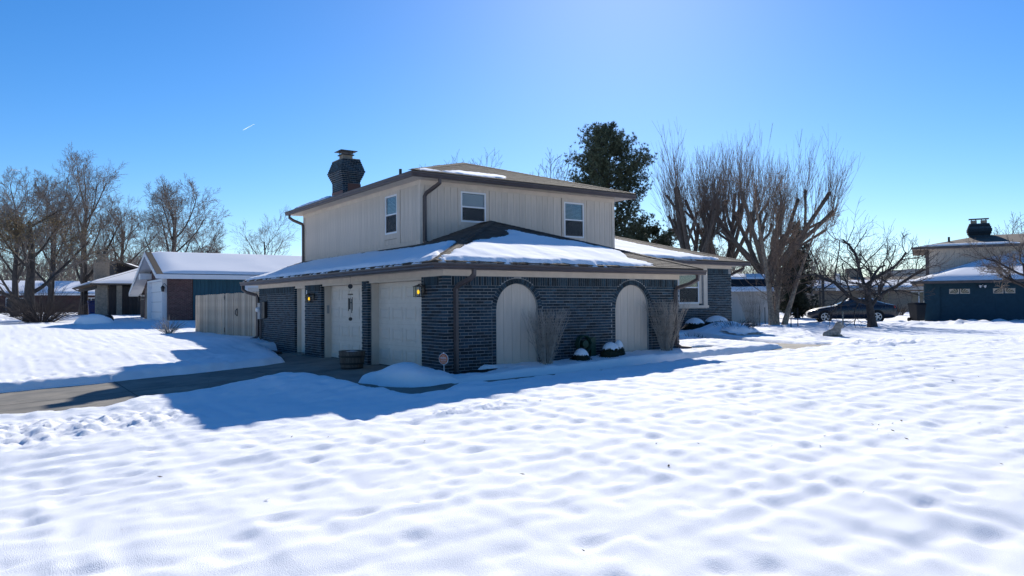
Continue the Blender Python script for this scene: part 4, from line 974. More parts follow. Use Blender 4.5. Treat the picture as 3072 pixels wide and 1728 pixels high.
N1 = root('gabled_house', 'low neighbouring house with white-trimmed gable, red-brown brick and snow-covered roof', 'house', (.1, 35, .6))
N1Z = .70
b = MB(); b.box(.16, 14, 31.06, 39, .3, 3.16); b.prism([(.16, 31.06, 3.16), (.16, 39, 3.16), (.16, 39, 2.95), (.16, 34.3, 4.5), (.16, 31.06, 3.4)], (13, 0, 0)); n1w = build(b, 'wall', M['mortar'], N1)
def far_bricks(par, P, D, u0, u1, z0, z1, m, cond=None, ch=.0677, bl=.2032, j=.012):
    b = MB(); k = 0; z = z0
    while z < z1-.02:
        u = u0-(0 if k % 2 else bl/2)
        while u < u1:
            a, e = max(u, u0), min(u+bl-j, u1)
            if e-a > .03 and (cond is None or cond((a+e)/2, z+ch/2)):
                p = P((a+e)/2); dx, dy = (e-a)/2 if D else .02, (e-a)/2 if not D else .02
                b.box(p[0]-dx, p[0]+dx, p[1]-dy, p[1]+dy, z, z+ch-j)
            u += bl
        z += ch; k += 1
    if b.v: tag(build(b, 'bricks', m, par), kind='stuff')
def gable_top(y): return min(3.3+.374*(y-30.5), 4.75-.374*(y-34.3))-.18
far_bricks(n1w, lambda u: (.155, u), False, 31.05, 39.0, .5, 4.6, M['redbrick'], lambda u, z: z < gable_top(u) and not (31.45 < u < 36.15 and z < 2.98) and not (37.25 < u < 38.6 and z < 2.3+math.sqrt(max(0, .67**2-(u-37.92)**2))))
far_bricks(n1w, lambda u: (u, 31.055), True, .15, 1.42, .5, 3.16, M['redbrick'])
# stained vertical boards along the side
n1s = bx('siding_wall', M['darkwood'], N1, 1.42, 14, 31.0, 31.06, .5, 3.16)
x = 1.44
while x < 9.6: bx('board', M['teal'], n1s, x, x+.192, 30.975, 31.0, .5, 3.14); x += .2
bx('white_door', M['white'], N1, 4.30, 5.5, 30.93, 30.974, .8, 2.72); bx('door_panel', M['door'], N1, 4.46, 5.34, 30.915, 30.93, .8, 2.60)
# recessed double garage door
gd = bx('garage_door', M['white'], N1, .10, .158, 31.45, 36.15, .6, 2.98)
for k in range(1, 4): bx('section_joint', M['grey'], gd, .095, .0995, 31.5, 36.1, .6+k*.59, .62+k*.59)
bx('door_jamb', M['white'], N1, -.12, .15, 36.15, 36.25, .6, 3.04); bx('door_jamb', M['white'], N1, -.12, .15, 31.35, 31.45, .6, 2.98); bx('door_header', M['white'], N1, -.125, .15, 31.35, 36.25, 2.98, 3.08)
b = MB(); b.prism([(.13, 37.25, .6), (.13, 38.6, .6)]+[(.13, 37.92+.67*math.cos(t), 2.3+.67*math.sin(t)) for t in np.linspace(0, math.pi, 12)], (.02, 0, 0)); build(b, 'arched_opening', M['black'], N1)
# gabled saltbox roof with rake boards
RX0, RX1, RY, RZ = -.55, 14.5, 34.3, 4.75; EYR, EZR, EYL, EZL = 30.45, 3.31, 40.4, 2.46
b = MB(); t = .16
b.prism([(RX0, EYR, EZR-t), (RX1, EYR, EZR-t), (RX1, RY, RZ-t), (RX0, RY, RZ-t)], (0, 0, t)); b.prism([(RX0, RY, RZ-t), (RX1, RY, RZ-t), (RX1, EYL, EZL-t), (RX0, EYL, EZL-t)], (0, 0, t)); n1r = build(b, 'roof', M['darkwood'], N1)
b = MB(); r_ = .24
b.prism([(RX0-.03, EYR, EZR-.01), (RX0-.03, RY, RZ-.01), (RX0-.03, RY, RZ-.01-r_), (RX0-.03, EYR, EZR-.01-r_)], (.029, 0, 0)); b.prism([(RX0-.031, RY, RZ-.01), (RX0-.031, EYL, EZL-.01), (RX0-.031, EYL, EZL-.01-r_), (RX0-.031, RY, RZ-.01-r_)], (.029, 0, 0)); build(b, 'rake_board', M['white'], n1r)
bx('fascia', M['white'], n1r, RX0, RX1, EYR-.03, EYR-.001, EZR-.26, EZR-.01); bx('fascia', M['white'], n1r, RX0, RX1, EYL+.001, EYL+.03, EZL-.26, EZL-.01)
b = MB(); b.prism([(RX0, EYR, EZR-t-.02), (.15, EYR, EZR-t-.02), (.15, RY, RZ-t-.02), (RX0, RY, RZ-t-.02)], (0, 0, .015)); b.prism([(RX0, RY, RZ-t-.02), (.15, RY, RZ-t-.02), (.15, EYL, EZL-t-.02), (RX0, EYL, EZL-t-.02)], (0, 0, .015))
b.box(.15, RX1, EYR, 31.05, 3.12, 3.135); b.box(RX0+.05, .15, 36.3, 36.9, 3.2, 3.55); build(b, 'soffit', M['white'], n1r)
slope_snow('roof_snow', [(RX0+.25, EYR+.05, EZR+.02), (RX1, EYR+.05, EZR+.02), (RX1, RY, RZ), (RX0+.25, RY, RZ)], 'smooth deep snow over the long roof of the gabled house', .12, n=40)
def small_lantern(par, x, y, z):
    b = MB(); b.tube([(x+.2, y, z+.2), (x+.1, y, z+.36), (x, y, z+.3)], .015, 5); b.lathe([(.05, -.1), (.07, -.08), (.10, .12), (.12, .13), (.03, .25)], 6, (x, y, z)); build(b, 'wall_lantern', M['black'], par)
small_lantern(N1, -.1, 31.22, 2.45); small_lantern(N1, -.1, 39.3, 2.0)
bx('house_number_plate', M['white'], N1, .11, .13, 36.75, 36.95, 1.85, 2.15)
# iron gate and dark fence behind it
G1 = root('iron_gate', 'dark panel gate between the two left neighbour houses', 'gate', (.5, 42, .7))
for i in range(14): bx('gate_board', M['darkwood'], G1, .5, .53, 40.2+i*.2, 40.385+i*.2, .7, 2.35)
bx('gate_frame', M['black'], G1, .46, .5, 40.15, 43.05, 2.25, 2.33); bx('gate_frame', M['black'], G1, .46, .5, 40.15, 43.05, 2.0, 2.06)

# second house: stone piers, brown wood, chimney
N2 = root('brown_house', 'brown neighbouring house with stone porch piers, brick chimney and snowy hip roof', 'house', (2, 60, .8))
b = MB(); b.box(1.4, 13, 55.4, 71, .5, 3.3); n2w = build(b, 'wall', M['darkwood'], N2)
x = -.1
while x < 4.6: bx('board', M['darkwood'], n2w, x, x+.285, 55.10, 55.16, .6, 3.2); x += .3
bx('garage_door', M['white'], N2, 1.33, 1.39, 57.5, 62, .9, 3.0)
bx('stone_pier', M['stone'], N2, -.95, -.20, 55.0, 56.6, .5, 3.3); bx('stone_pier', M['stone'], N2, .45, .85, 54.9, 55.09, .5, 3.3)
bx('porch_post', M['darkwood'], N2, -.9, -.6, 66.5, 66.8, .5, 3.3); bx('porch_beam', M['darkwood'], N2, -1.0, -.6, 55.2, 71, 3.05, 3.3)
b = MB(); hp = hip_slabs(b, -1.5, 14, 54.5, 71.5, 3.45, .33); n2r = build(b, 'roof', M['brownroof'], N2)
slope_snow('roof_snow', hp[0], 'snow on the side slope of the brown house with stone piers', .14); slope_snow('roof_snow', hp[3], 'snow on the front porch slope of the brown house with stone piers', .14)
b = MB(); b.box(-.85, .25, 57.8, 58.9, 3.2, 5.4); b.box(-.75, .15, 57.9, 58.8, 5.4, 5.55); n2c = build(b, 'chimney', M['tanbrick'], N2)
bx('flue', M['stone'], n2c, -.6, .0, 58, 58.6, 5.55, 6.0); bx('chimney_cap', M['stone'], n2c, -.8, .2, 57.85, 58.75, 6.0, 6.06); bx('chimney_cap', M['stone'], n2c, -.65, .05, 58, 58.6, 6.35, 6.42)
b = MB()
for q in ((-.55, 58.05), (-.05, 58.05), (-.55, 58.55), (-.05, 58.55)): b.tube([(q[0], q[1], 6.05), (q[0], q[1], 6.36)], .04, 4)
build(b, 'cap_post', M['black'], n2c)
b = MB(); b.tube([(-1.5, 71.2, 3.4), (-1.2, 70.5, 3.2), (-.7, 70.4, 3.0), (-.7, 70.4, .9)], .06, 4); build(b, 'downspout', M['black'], N2)
N2b = root('dormer_house', 'dark gable end with a snowy roof peeking behind the gabled house', 'house', (6, 64, 1))
b = MB(); pg = at(410, 830, 66); gx0, gy0 = pg[0], pg[1]
b.prism([(gx0-1.6, gy0, .8), (gx0+6, gy0, .8), (gx0+6, gy0, 4.1), (gx0+2.0, gy0, 4.1), (gx0-1.6, gy0, 5.45)], (0, 5, 0)); build(b, 'wall', M['darkwood'], N2b)
b = MB(); b.prism([(gx0-1.75, gy0-.3, 5.50), (gx0+4, gy0-.3, 3.5), (gx0+4, gy0-.3, 3.7), (gx0-1.75, gy0-.3, 5.70)], (0, 5.6, 0)); build(b, 'roof', M['brownroof'], N2b)
slope_snow('roof_snow', [(gx0-1.0, gy0-.3, 5.45), (gx0+4, gy0-.3, 3.7), (gx0+4, gy0+5.3, 3.7), (gx0-1.0, gy0+5.3, 5.45)], 'snow on the dark gable behind the gabled house', .15, n=14)

# third house, far left
N3 = root('far_brick_house', 'distant low red brick house with a wide snowy roof behind the left tree', 'house', (-4, 103, .9))
b = MB(); b.box(-16, 4.2, 100, 108, .6, 3.2); n3w = build(b, 'wall', M['redbrick'], N3)
b = MB(); b.prism([(-17, 99.2, 3.2), (5.2, 99.2, 3.2), (5.2, 104, 4.95), (-17, 104, 4.95)], (0, 0, .15)); b.prism([(-17, 104, 4.95), (5.2, 104, 4.95), (5.2, 109, 3.1), (-17, 109, 3.1)], (0, 0, .15)); build(b, 'roof', M['brownroof'], N3)
slope_snow('roof_snow', [(-17, 99.2, 3.35), (5.2, 99.2, 3.35), (5.2, 104, 5.1), (-17, 104, 5.1)], 'snow on the wide roof of the distant red brick house', .16, n=20)
for (xa, xb) in ((-10.5, -8.5), (-6.6, -4.6), (2.0, 3.6)):
    w_ = bx('window', M['glass'], N3, xa, xb, 99.93, 99.97, 1.3, 2.7)
    for (u0, u1, a, e) in ((xa-.08, xb+.08, 1.2, 1.3), (xa-.08, xb+.08, 2.7, 2.8), (xa-.08, xa, 1.3, 2.7), (xb, xb+.08, 1.3, 2.7), ((xa+xb)/2-.04, (xa+xb)/2+.04, 1.3, 2.7)): bx('frame', M['white'], w_, u0, u1, 99.9, 99.98, a, e)
bx('fascia', M['white'], N3, -17, 5.2, 99.16, 99.199, 3.1, 3.32)

# ================================================================ neighbours on the right
ANG = math.atan2(RT0[1], RT0[0])
A4 = ANG-.506
p = at(2774, 964, 46.0); N4 = root('navy_garage_house', 'two-storey house with a wide dark blue garage and snowy roof at the right edge', 'house', (p[0], p[1], .15), rot=A4)
bx('wall', M['navy'], N4, 0, .85, 0, 8, 0, 2.42); bx('wall', M['navy'], N4, 5.45, 12, 0, 8, 0, 2.42); bx('wall', M['navy'], N4, .85, 5.45, 0, .3, 2.22, 2.42)
gd = bx('garage_door', M['navy'], N4, .85, 5.45, .12, .17, 0, 2.22)
for k in range(4):
    for q in range(8):
        if k == 3 and q in (1, 2, 5, 6): continue
        bx('panel', M['navy'], gd, .90+q*.57, .90+q*.57+.47, .105, .12, .06+k*.55, .06+k*.55+.42)
for q, x0 in enumerate((1.36, 1.93, 3.64, 4.23)):          # fan-light panes
    w = bx('window', M['trim'], gd, x0, x0+.52, .10, .119, 1.76, 2.06)
    for k in range(4):
        cx = x0+.52-.04 if q % 2 == 0 else x0+.04; sg_ = -1 if q % 2 == 0 else 1
        t0, t1 = .10+k*.37, .10+k*.37+.29; b = MB(); pt = []
        for rr, t in ((.10, t0), (.45, t0), (.45, t1), (.10, t1)): pt.append((cx+sg_*min(rr*math.cos(t), .44), .095, 1.78+min(rr*math.sin(t)*.66, .28)))
        b.prism(pt, (0, .006, 0)); build(b, 'pane', M['glass'], w)
b = MB(); b.tube([(3.1, -.05, 2.22), (3.1, -.18, 2.28)], .03, 6); b.lathe([(.03, 0), (.07, .08), (.08, .16)], 8, (2.98, -.2, 2.1)); b.lathe([(.03, 0), (.07, .08), (.08, .16)], 8, (3.22, -.2, 2.1)); build(b, 'flood_lamp', M['white'], N4)
b = MB(); hp = hip_slabs(b, -.7, 13, -.7, 13, 2.55, .33, .10); build(b, 'roof', M['shingle'], N4)
bx('fascia', M['gutter'], N4, -.75, 13, -.76, -.70, 2.40, 2.55)
MW4 = Matrix.Translation(N4.location) @ Matrix.Rotation(A4, 4, 'Z'); w4 = lambda q: tuple(MW4 @ Vector(q))
slope_snow('roof_snow', [w4(q) for q in hp[0]], 'deep snow on the front slope over the dark blue garage', .16)
slope_snow('roof_snow', [w4(q) for q in hp[3]], 'snow on the left end slope of the dark blue garage', .12)
b = MB(); b.box(.2, 12, 5.0, 12, 2.6, 4.92); n4s = build(b, 'siding_wall', M['groove'], N4)
x = .36
while x < 8: bx('board', M['siding'], n4s, x, x+.29, 4.97, 5.0, 2.6, 4.86); x += .3
bx('corner_board', M['gutter'], N4, .14, .34, 4.94, 4.999, 2.6, 4.9)
b = MB(); hip_slabs(b, -.65, 13, 4.3, 13, 4.98, .22, .10); n4u = build(b, 'roof', M['brownroof'], N4); bx('fascia', M['gutter'], n4u, -.7, 13, 4.23, 4.30, 4.84, 5.0); bx('soffit', M['trim'], n4u, -.65, 13, 4.3, 5.0, 4.86, 4.875)
slope_snow('roof_snow', [w4(q) for q in ((-.3, 4.4, 5.02), (5.5, 4.35, 5.0), (5.5, 4.6, 5.08), (.1, 4.6, 5.08))], 'thin snow line along the upper gutter of the dark blue garage house', .10, n=14, inset=.02)
b = MB()
for (z0, z1, ex) in ((4.9, 5.6, 0), (5.6, 5.9, 0), (5.9, 6.0, .05), (6.0, 6.15, .10), (6.15, 6.35, .14), (6.35, 6.5, .09), (6.5, 6.62, .04), (6.62, 6.72, 0)): b.box(2.9-ex, 4.1+ex, 7.8-ex, 8.7+ex, z0, z1)
n4c = build(b, 'chimney', M['brick'], N4)
for xa in (3.0, 3.6):
    bx('flue', M['stone'], n4c, xa, xa+.36, 8.0, 8.4, 6.72, 6.95); bx('flue_cap', M['black'], n4c, xa-.12, xa+.48, 7.9, 8.5, 7.03, 7.08); b = MB(); [b.tube([(xa+u, 8.0+v, 6.93), (xa+u, 8.0+v, 7.05)], .02, 4) for u in (.05, .31) for v in (.05, .35)]; build(b, 'cap_post', M['black'], n4c)
b = MB(); b.tube([(1.6, 6.3, 5.2), (1.6, 6.3, 5.75)], .07, 8); build(b, 'vent_pipe', M['black'], N4)
# wheelie bin at its corner
pb = at(2752, 963, 45.2); BN = root('wheelie_bin', 'dark wheeled bin at the corner of the blue garage', 'bin', (pb[0], pb[1], gz(pb[0], pb[1])), rot=ANG+.2)
b = MB(); b.add([(-.26, -.28, .05), (.26, -.28, .05), (.26, .28, .05), (-.26, .28, .05), (-.34, -.36, 1.02), (.34, -.36, 1.02), (.34, .36, 1.02), (-.34, .36, 1.02)], [(3, 2, 1, 0), (0, 1, 5, 4), (1, 2, 6, 5), (2, 3, 7, 6), (3, 0, 4, 7), (4, 5, 6, 7)]); build(b, 'bin_body', M['binblk'], BN)
b = MB(); b.prism([(-.38, -.40, 1.02), (-.38, .36, 1.02), (-.38, .30, 1.14), (-.38, -.2, 1.16)], (.76, 0, 0)); build(b, 'lid', M['binblk'], BN)
for s in (-1, 1): b = MB(); b.tube([(s*.30, .30, .12), (s*.36, .30, .12)], .13, 12); build(b, 'wheel', M['rubber'], BN)
pb = at(279, 940, 64); BN = root('recycling_bin', 'blue wheeled bin beside the stone porch pier of the brown house', 'bin', (pb[0], pb[1], .8), rot=0)
b = MB(); b.add([(-.3, -.3, .05), (.3, -.3, .05), (.3, .3, .05), (-.3, .3, .05), (-.38, -.38, 1.15), (.38, -.38, 1.15), (.38, .38, 1.15), (-.38, .38, 1.15)], [(3, 2, 1, 0), (0, 1, 5, 4), (1, 2, 6, 5), (2, 3, 7, 6), (3, 0, 4, 7), (4, 5, 6, 7)]); build(b, 'bin_body', M['blue'], BN)
b = MB(); b.prism([(-.42, -.44, 1.15), (-.42, .4, 1.15), (-.42, .3, 1.28), (-.42, -.2, 1.3)], (.84, 0, 0)); build(b, 'lid', M['blue'], BN)
# culvert end under a snow drift, left lawn
pc = at(327, 963, 39); CU = root('culvert_pipe', 'dark open pipe end poking from a snow drift on the left lawn', 'pipe', (pc[0], pc[1], gz(pc[0], pc[1])), rot=-.5)
b = MB(); n_ = 18; 
for r1, r2 in ((.25, .21),):
    vs = [(xx, rr*math.cos(2*math.pi*j/n_), .20+rr*math.sin(2*math.pi*j/n_)) for xx, rr in ((.8, r1), (0, r1), (0, r2), (.8, r2)) for j in range(n_)]
    b.add(vs, [(k*n_+j, k*n_+(j+1) % n_, (k+1)*n_+(j+1) % n_, (k+1)*n_+j) for k in range(3) for j in range(n_)])
b.xf(Matrix.Rotation(2.4, 4, 'Z')); build(b, 'pipe_wall', M['black'], CU)
n_ = 24; A, B = np.meshgrid(np.linspace(-1, 1, n_), np.linspace(-1, 1, n_), indexing='ij'); q = np.hypot(A, B); Z = .52*np.sqrt(np.clip(1-q*q, 0, 1))*(1+.2*vn(A*3, B*3, 4))-.05
V = np.stack([-.75+A*1.0-.0, B*.45, Z], -1).reshape(-1, 3); ii = np.arange(n_*n_).reshape(n_, n_)
np_mesh('snow_cap', V, np.stack([ii[:-1, :-1], ii[1:, :-1], ii[1:, 1:], ii[:-1, 1:]], -1).reshape(-1, 4), M['snow'], CU, smooth=True)

# tan brick house further back
p = at(2383, 936, 78.0); N5 = root('tan_brick_house', 'long tan brick house with a pale downspout behind the parked car', 'house', (p[0], p[1], .3), rot=ANG)
N5W = bx('wall', M['tanbrick'], N5, 0, 26, 0, 9, 0, 2.5)
b = MB(); hp = hip_slabs(b, -.9, 27, -.9, 10, 2.62, .24, .12); build(b, 'roof', M['brownroof'], N5); bx('fascia', M['trim'], N5, -.95, 27, -.96, -.9, 2.34, 2.62)
MW5 = Matrix.Translation(N5.location) @ Matrix.Rotation(ANG, 4, 'Z'); w5 = lambda q: tuple(MW5 @ Vector(q))
slope_snow('roof_snow', [w5(q) for q in ((-.8, -.8, 2.64), (26, -.8, 2.64), (24, 2.6, 3.45), (2.4, 2.6, 3.45))], 'snow on the front roof slope of the tan brick house', .13)
b = MB(); b.tube([(-.7, -.85, 2.35), (.2, -.2, 2.1), (1.9, -.12, 2.0), (2.1, -.1, 1.8), (2.1, -.1, .1)], .11, 4, ph=.78); build(b, 'downspout', M['trim'], N5)
for xa in (8.5, 12.5, 15.5): w_ = bx('window', M['glass'], N5, xa, xa+1.5, -.03, .0, .9, 2.1); bx('frame', M['white'], w_, xa-.1, xa+1.6, -.05, -.031, .78, .9); bx('frame', M['white'], w_, xa-.1, xa+1.6, -.05, -.031, 2.1, 2.2); bx('frame', M['white'], w_, xa+.7, xa+.8, -.05, -.031, .9, 2.1)
bx('chimney', M['tanbrick'], N5, 8.2, 9.6, 5, 6, 3, 4.9)
# house behind with pale second storey
p = at(2765, 930, 92.0); N6 = root('pale_back_house', 'pale house corner showing left of the blue garage upper floor', 'house', (p[0], p[1], .3), rot=ANG)
bx('wall', M['trim'], N6, -1.2, 9, 0, 8, 0, 5.2); bx('wall', M['siding'], N6, -12, -1.2, 1, 8, 0, 3.1)
b = MB(); hip_slabs(b, -13, 0, .2, 9, 3.1, .25, .1); build(b, 'roof', M['brownroof'], N6); bx('porch_wall', M['trim'], N6, -9, -2, -.5, -.3, .1, 1.2)
# shed with gambrel roof
p = at(2315, 970, 45.0); SH_ = root('garden_shed', 'tan garden shed with a dark gambrel roof and snow strips behind the birch', 'shed', (p[0], p[1], .12), rot=ANG)
sw = bx('wall', M['groove'], SH_, -5.2, 0, 0, 2.6, 0, 2.1)
for i in range(26): bx('board', M['siding'], sw, -5.2+i*.2, -5.2+i*.2+.193, -.02, 0, 0, 2.06)
b = MB(); b.prism([(-5.4, -.30, 2.04), (-5.4, .22, 2.80), (-5.4, 1.3, 3.12), (-5.4, 2.38, 2.80), (-5.4, 2.9, 2.04)], (5.5, 0, 0)); build(b, 'roof', M['binblk'], SH_)
MWs = Matrix.Translation(SH_.location) @ Matrix.Rotation(ANG, 4, 'Z'); ws = lambda q: tuple(MWs @ Vector(q))
slope_snow('roof_snow', [ws(q) for q in ((-5.4, .22, 2.80), (.1, .22, 2.80), (.1, 1.3, 3.12), (-5.4, 1.3, 3.12))], 'snow on the flat upper pitch of the shed roof', .09, n=16, inset=.02)
slope_snow('roof_snow', [ws(q) for q in ((-5.4, -.36, 2.02), (.1, -.36, 2.02), (.1, -.14, 2.28), (-5.4, -.14, 2.28))], 'snow ledge along the shed eave', .09, n=16, inset=.01)
# snow drift against it
n_ = 20; A, B = np.meshgrid(np.linspace(-1, 1, n_), np.linspace(-1, 1, n_), indexing='ij')
# basketball hoop
p = at(2470, 950, 49.5); BH = root('basketball_hoop', 'dark basketball post with a pale backboard behind the parked car', 'basketball hoop', (p[0], p[1], gz(p[0], p[1])), rot=ANG)
b = MB(); b.box(-.07, .07, -.07, .07, -.1, 3.05); build(b, 'post', M['binblk'], BH)
b = MB(); b.tube([(.05, 0, 3.0), (.75, -.1, 3.0)], .025, 5); build(b, 'arm', M['black'], BH); b = MB(); b.tube([(-.25, 0, 2.15), (.75, -.1, 2.1)], .025, 5); build(b, 'arm', M['black'], BH); b = MB(); b.tube([(-.22, 0, 2.15), (-.2, 0, .6)], .05, 6); build(b, 'crank_strut', M['black'], BH)
bd = bx('backboard', M['white'], BH, .66, .92, -.55, -.5, 1.95, 3.1); bx('frame', M['black'], BH, .92, 1.45, -.56, -.52, 2.05, 2.10); bx('frame', M['black'], BH, .93, .97, -.56, -.52, 2.1, 3.1); bx('frame', M['black'], BH, 1.42, 1.46, -.56, -.52, 2.1, 3.1); bx('backboard_pane', M['pane'], BH, .98, 1.41, -.54, -.535, 2.12, 3.1)

# ================================================================ parked car
p = at(2549, 963, 44.2); CZ = gz(p[0], p[1])
CAR = root('parked_car', 'dark blue sedan parked behind the gnarled tree', 'car', (p[0], p[1], CZ-.03), rot=ANG+math.pi-.28)
# stations along x (front = +x): x, half width, z_low, z_shoulder, z_side_top, half_top, z_top
ST = [(2.42, .55, .34, .50, .58, .45, .60), (2.30, .76, .24, .52, .66, .62, .69), (2.0, .86, .20, .55, .77, .70, .81), (1.55, .90, .20, .57, .86, .74, .91), (1.05, .91, .20, .58, .92, .76, .97),
      (.85, .91, .20, .58, .94, .78, 1.00), (.20, .91, .19, .58, .97, .62, 1.36), (-.25, .91, .19, .58, .98, .58, 1.43), (-.85, .91, .19, .59, .99, .57, 1.42), (-1.35, .91, .20, .60, 1.00, .58, 1.33),
      (-1.95, .90, .21, .61, 1.02, .70, 1.09), (-2.25, .86, .24, .62, 1.01, .74, 1.06), (-2.42, .78, .30, .60, .96, .70, 1.0), (-2.47, .70, .36, .55, .85, .62, .88)]
vs = []; NS = 13
for (x, w, zl, zs, zt, ht, ztop) in ST:
    half = [(0, zl), (w*.8, zl), (w*.97, zl+.12), (w, zs), (w*.985, (zs+zt)/2+.04), (w*.93, zt), (ht, ztop-.03 if ztop-zt > .2 else ztop-.012), (ht*.55, ztop+.004), (0, ztop+.012)]
    ring = [(x, y, z) for y, z in half] + [(x, -y, z) for y, z in half[-2:0:-1]]; vs += ring; NS = len(ring)
b = MB(); fs = []; mi = []
for i in range(len(ST)-1):
    gh0, gh1 = ST[i][6]-ST[i][4] > .2, ST[i+1][6]-ST[i+1][4] > .2
    for j in range(NS):
        fs.append((i*NS+j, (i+1)*NS+j, (i+1)*NS+(j+1) % NS, i*NS+(j+1) % NS))
        side = j in (5, NS-6); top = j in (6, 7, NS-8, NS-7)
        mi.append(1 if (side and (gh0 or gh1)) or (top and gh0 != gh1) else 0)
fs += [tuple(range(NS))[::-1], tuple(range((len(ST)-1)*NS, len(ST)*NS))]; mi += [0, 0]
b.add(vs, fs); b.m = mi
cb_ = build(b, 'car_body', [M['carpaint'], M['glass']], CAR, True)
sb = cb_.modifiers.new('round', 'SUBSURF'); sb.levels = 2; sb.render_levels = 2
for xw in (1.47, -1.36):
    for s in (-1, 1):
        b = MB(); b.lathe([(.19, -.105), (.30, -.11), (.335, -.07), (.335, .07), (.30, .11), (.19, .105)], 26); b.xf(Matrix.Translation((xw, s*.83, .335)) @ Matrix.Rotation(math.pi/2, 4, 'X')); wh_ = build(b, 'wheel', M['rubber'], CAR, True)
        b = MB(); b.lathe([(.235, -.02), (.235, .02), (.20, .022), (.20, -.022), (.235, -.02)], 24, cap=False)
        for k in range(5):
            t = 2*math.pi*k/5; b.prism([(.03*math.cos(t+1.6), .03*math.sin(t+1.6), -.012), (.03*math.cos(t-1.6), .03*math.sin(t-1.6), -.012), (.205*math.cos(t-.17), .205*math.sin(t-.17), -.012), (.205*math.cos(t+.17), .205*math.sin(t+.17), -.012)], (0, 0, .024))
        b.lathe([(.055, -.02), (.055, .02)], 14)
        b.xf(Matrix.Translation((xw, s*.938, .335)) @ Matrix.Rotation(math.pi/2, 4, 'X')); build(b, 'rim', M['alloy'], wh_)
        b = MB(); b.lathe([(.39, -.05), (.39, .05)], 24); b.xf(Matrix.Translation((xw, s*.868, .35)) @ Matrix.Rotation(math.pi/2, 4, 'X')); build(b, 'wheel_arch', M['rubber'], CAR)
for s in (-1, 1):
    b = MB(); b.prism([(2.36, s*.50, .60), (2.05, s*.80, .68), (1.85, s*.80, .76), (2.22, s*.52, .70)], (0, s*.04, .02)); build(b, 'headlight', M['lens'], CAR)
    b = MB(); b.prism([(-2.38, s*.42, .84), (-2.30, s*.82, .84), (-2.26, s*.83, .98), (-2.36, s*.45, .97)], (-.06, 0, 0)); build(b, 'tail_light', M['red'], CAR)
    b = MB(); b.prism([(.78, s*.92, .98), (.60, s*.92, .98), (.60, s*1.06, 1.0), (.72, s*1.06, 1.0)], (0, 0, .12)); build(b, 'mirror', M['carpaint'], CAR)
    for xd in (-.10, -1.02): b = MB(); b.box(xd-.09, xd+.09, s*.89-.02, s*.89+.02, .84, .87); build(b, 'door_handle', M['carpaint'], CAR)
    b = MB(); b.box(-.34, -.28, s*.78-.10, s*.78+.12, .98, 1.38); b.xf(Matrix.Translation((0, 0, 0))); build(b, 'door_pillar', M['carpaint'], CAR)
bx('number_plate', M['plate'], CAR, -2.50, -2.47, -.16, .16, .72, .87); bx('bumper', M['carpaint'], CAR, -2.51, -2.40, -.72, .72, .38, .58)
b = MB(); b.add([(.1, -.5, 1.41), (.1, .5, 1.41), (-1.3, .5, 1.37), (-1.3, -.5, 1.37), (.0, -.4, 1.46), (.0, .4, 1.46), (-1.2, .4, 1.43), (-1.2, -.4, 1.43)], [(0, 1, 5, 4), (1, 2, 6, 5), (2, 3, 7, 6), (3, 0, 4, 7), (4, 5, 6, 7)]); build(b, 'roof_frost', M['snow'], CAR)
# ================================================================ trees
def rot_about(d, ang, az, r):
    ref = np.array([0., 0., 1.]) if abs(d[2]) < .95 else np.array([1., 0., 0.])
    a = np.cross(d, ref); a /= np.linalg.norm(a); b = np.cross(a, d)
    return d*math.cos(ang)+math.sin(ang)*(math.cos(az)*a+math.sin(az)*b)
def branch(T, r, p, d, L, rad, lev, S):
    k = S['k'][lev]; st = L/k
    ds = np.asarray(d, float)+np.cumsum(r.normal(0, S['wob'][lev], (k, 3))+np.array([0, 0, S['up'][lev]]), 0); ds /= np.linalg.norm(ds, axis=1)[:, None]
    pts = np.concatenate([np.asarray(p, float)[None], p+np.cumsum(ds*st, 0)]); end = S.get('taper', .35); rr = rad*np.linspace(1, end if lev < len(S['n']) else .4, k+1)
    if lev == 0: rr[0] *= S.get('flare', 1.35)
    V, F = T[0 if lev < S.get('split', 2) else 1]; tubes(V, F, pts, np.maximum(rr, S.get('minr', .006)), S['s'][lev])
    if lev >= len(S['n']): return
    n = S['n'][lev]; az = r.uniform(0, 6.28)
    for c in range(n):
        f = S['f0'][lev]+(1-S['f0'][lev])*((c+r.uniform(.1, .9))/n); i = min(k-1, int(f*k)); q = pts[i]+(pts[i+1]-pts[i])*(f*k-i)
        dd = pts[min(i+1, k)]-pts[i]; dd /= np.linalg.norm(dd); az += 2.4+r.normal(0, .4)
        ang = S['ang'][lev]*r.uniform(.7, 1.3); nd = rot_about(dd, ang, az, r)
        branch(T, r, q, nd, L*S['lr'][lev]*r.uniform(.7, 1.2)*(1.1-S.get('fl', .45)*f), rad*(1-(1-end)*f)*S['rr'][lev]*r.uniform(.8, 1.1), lev+1, S)
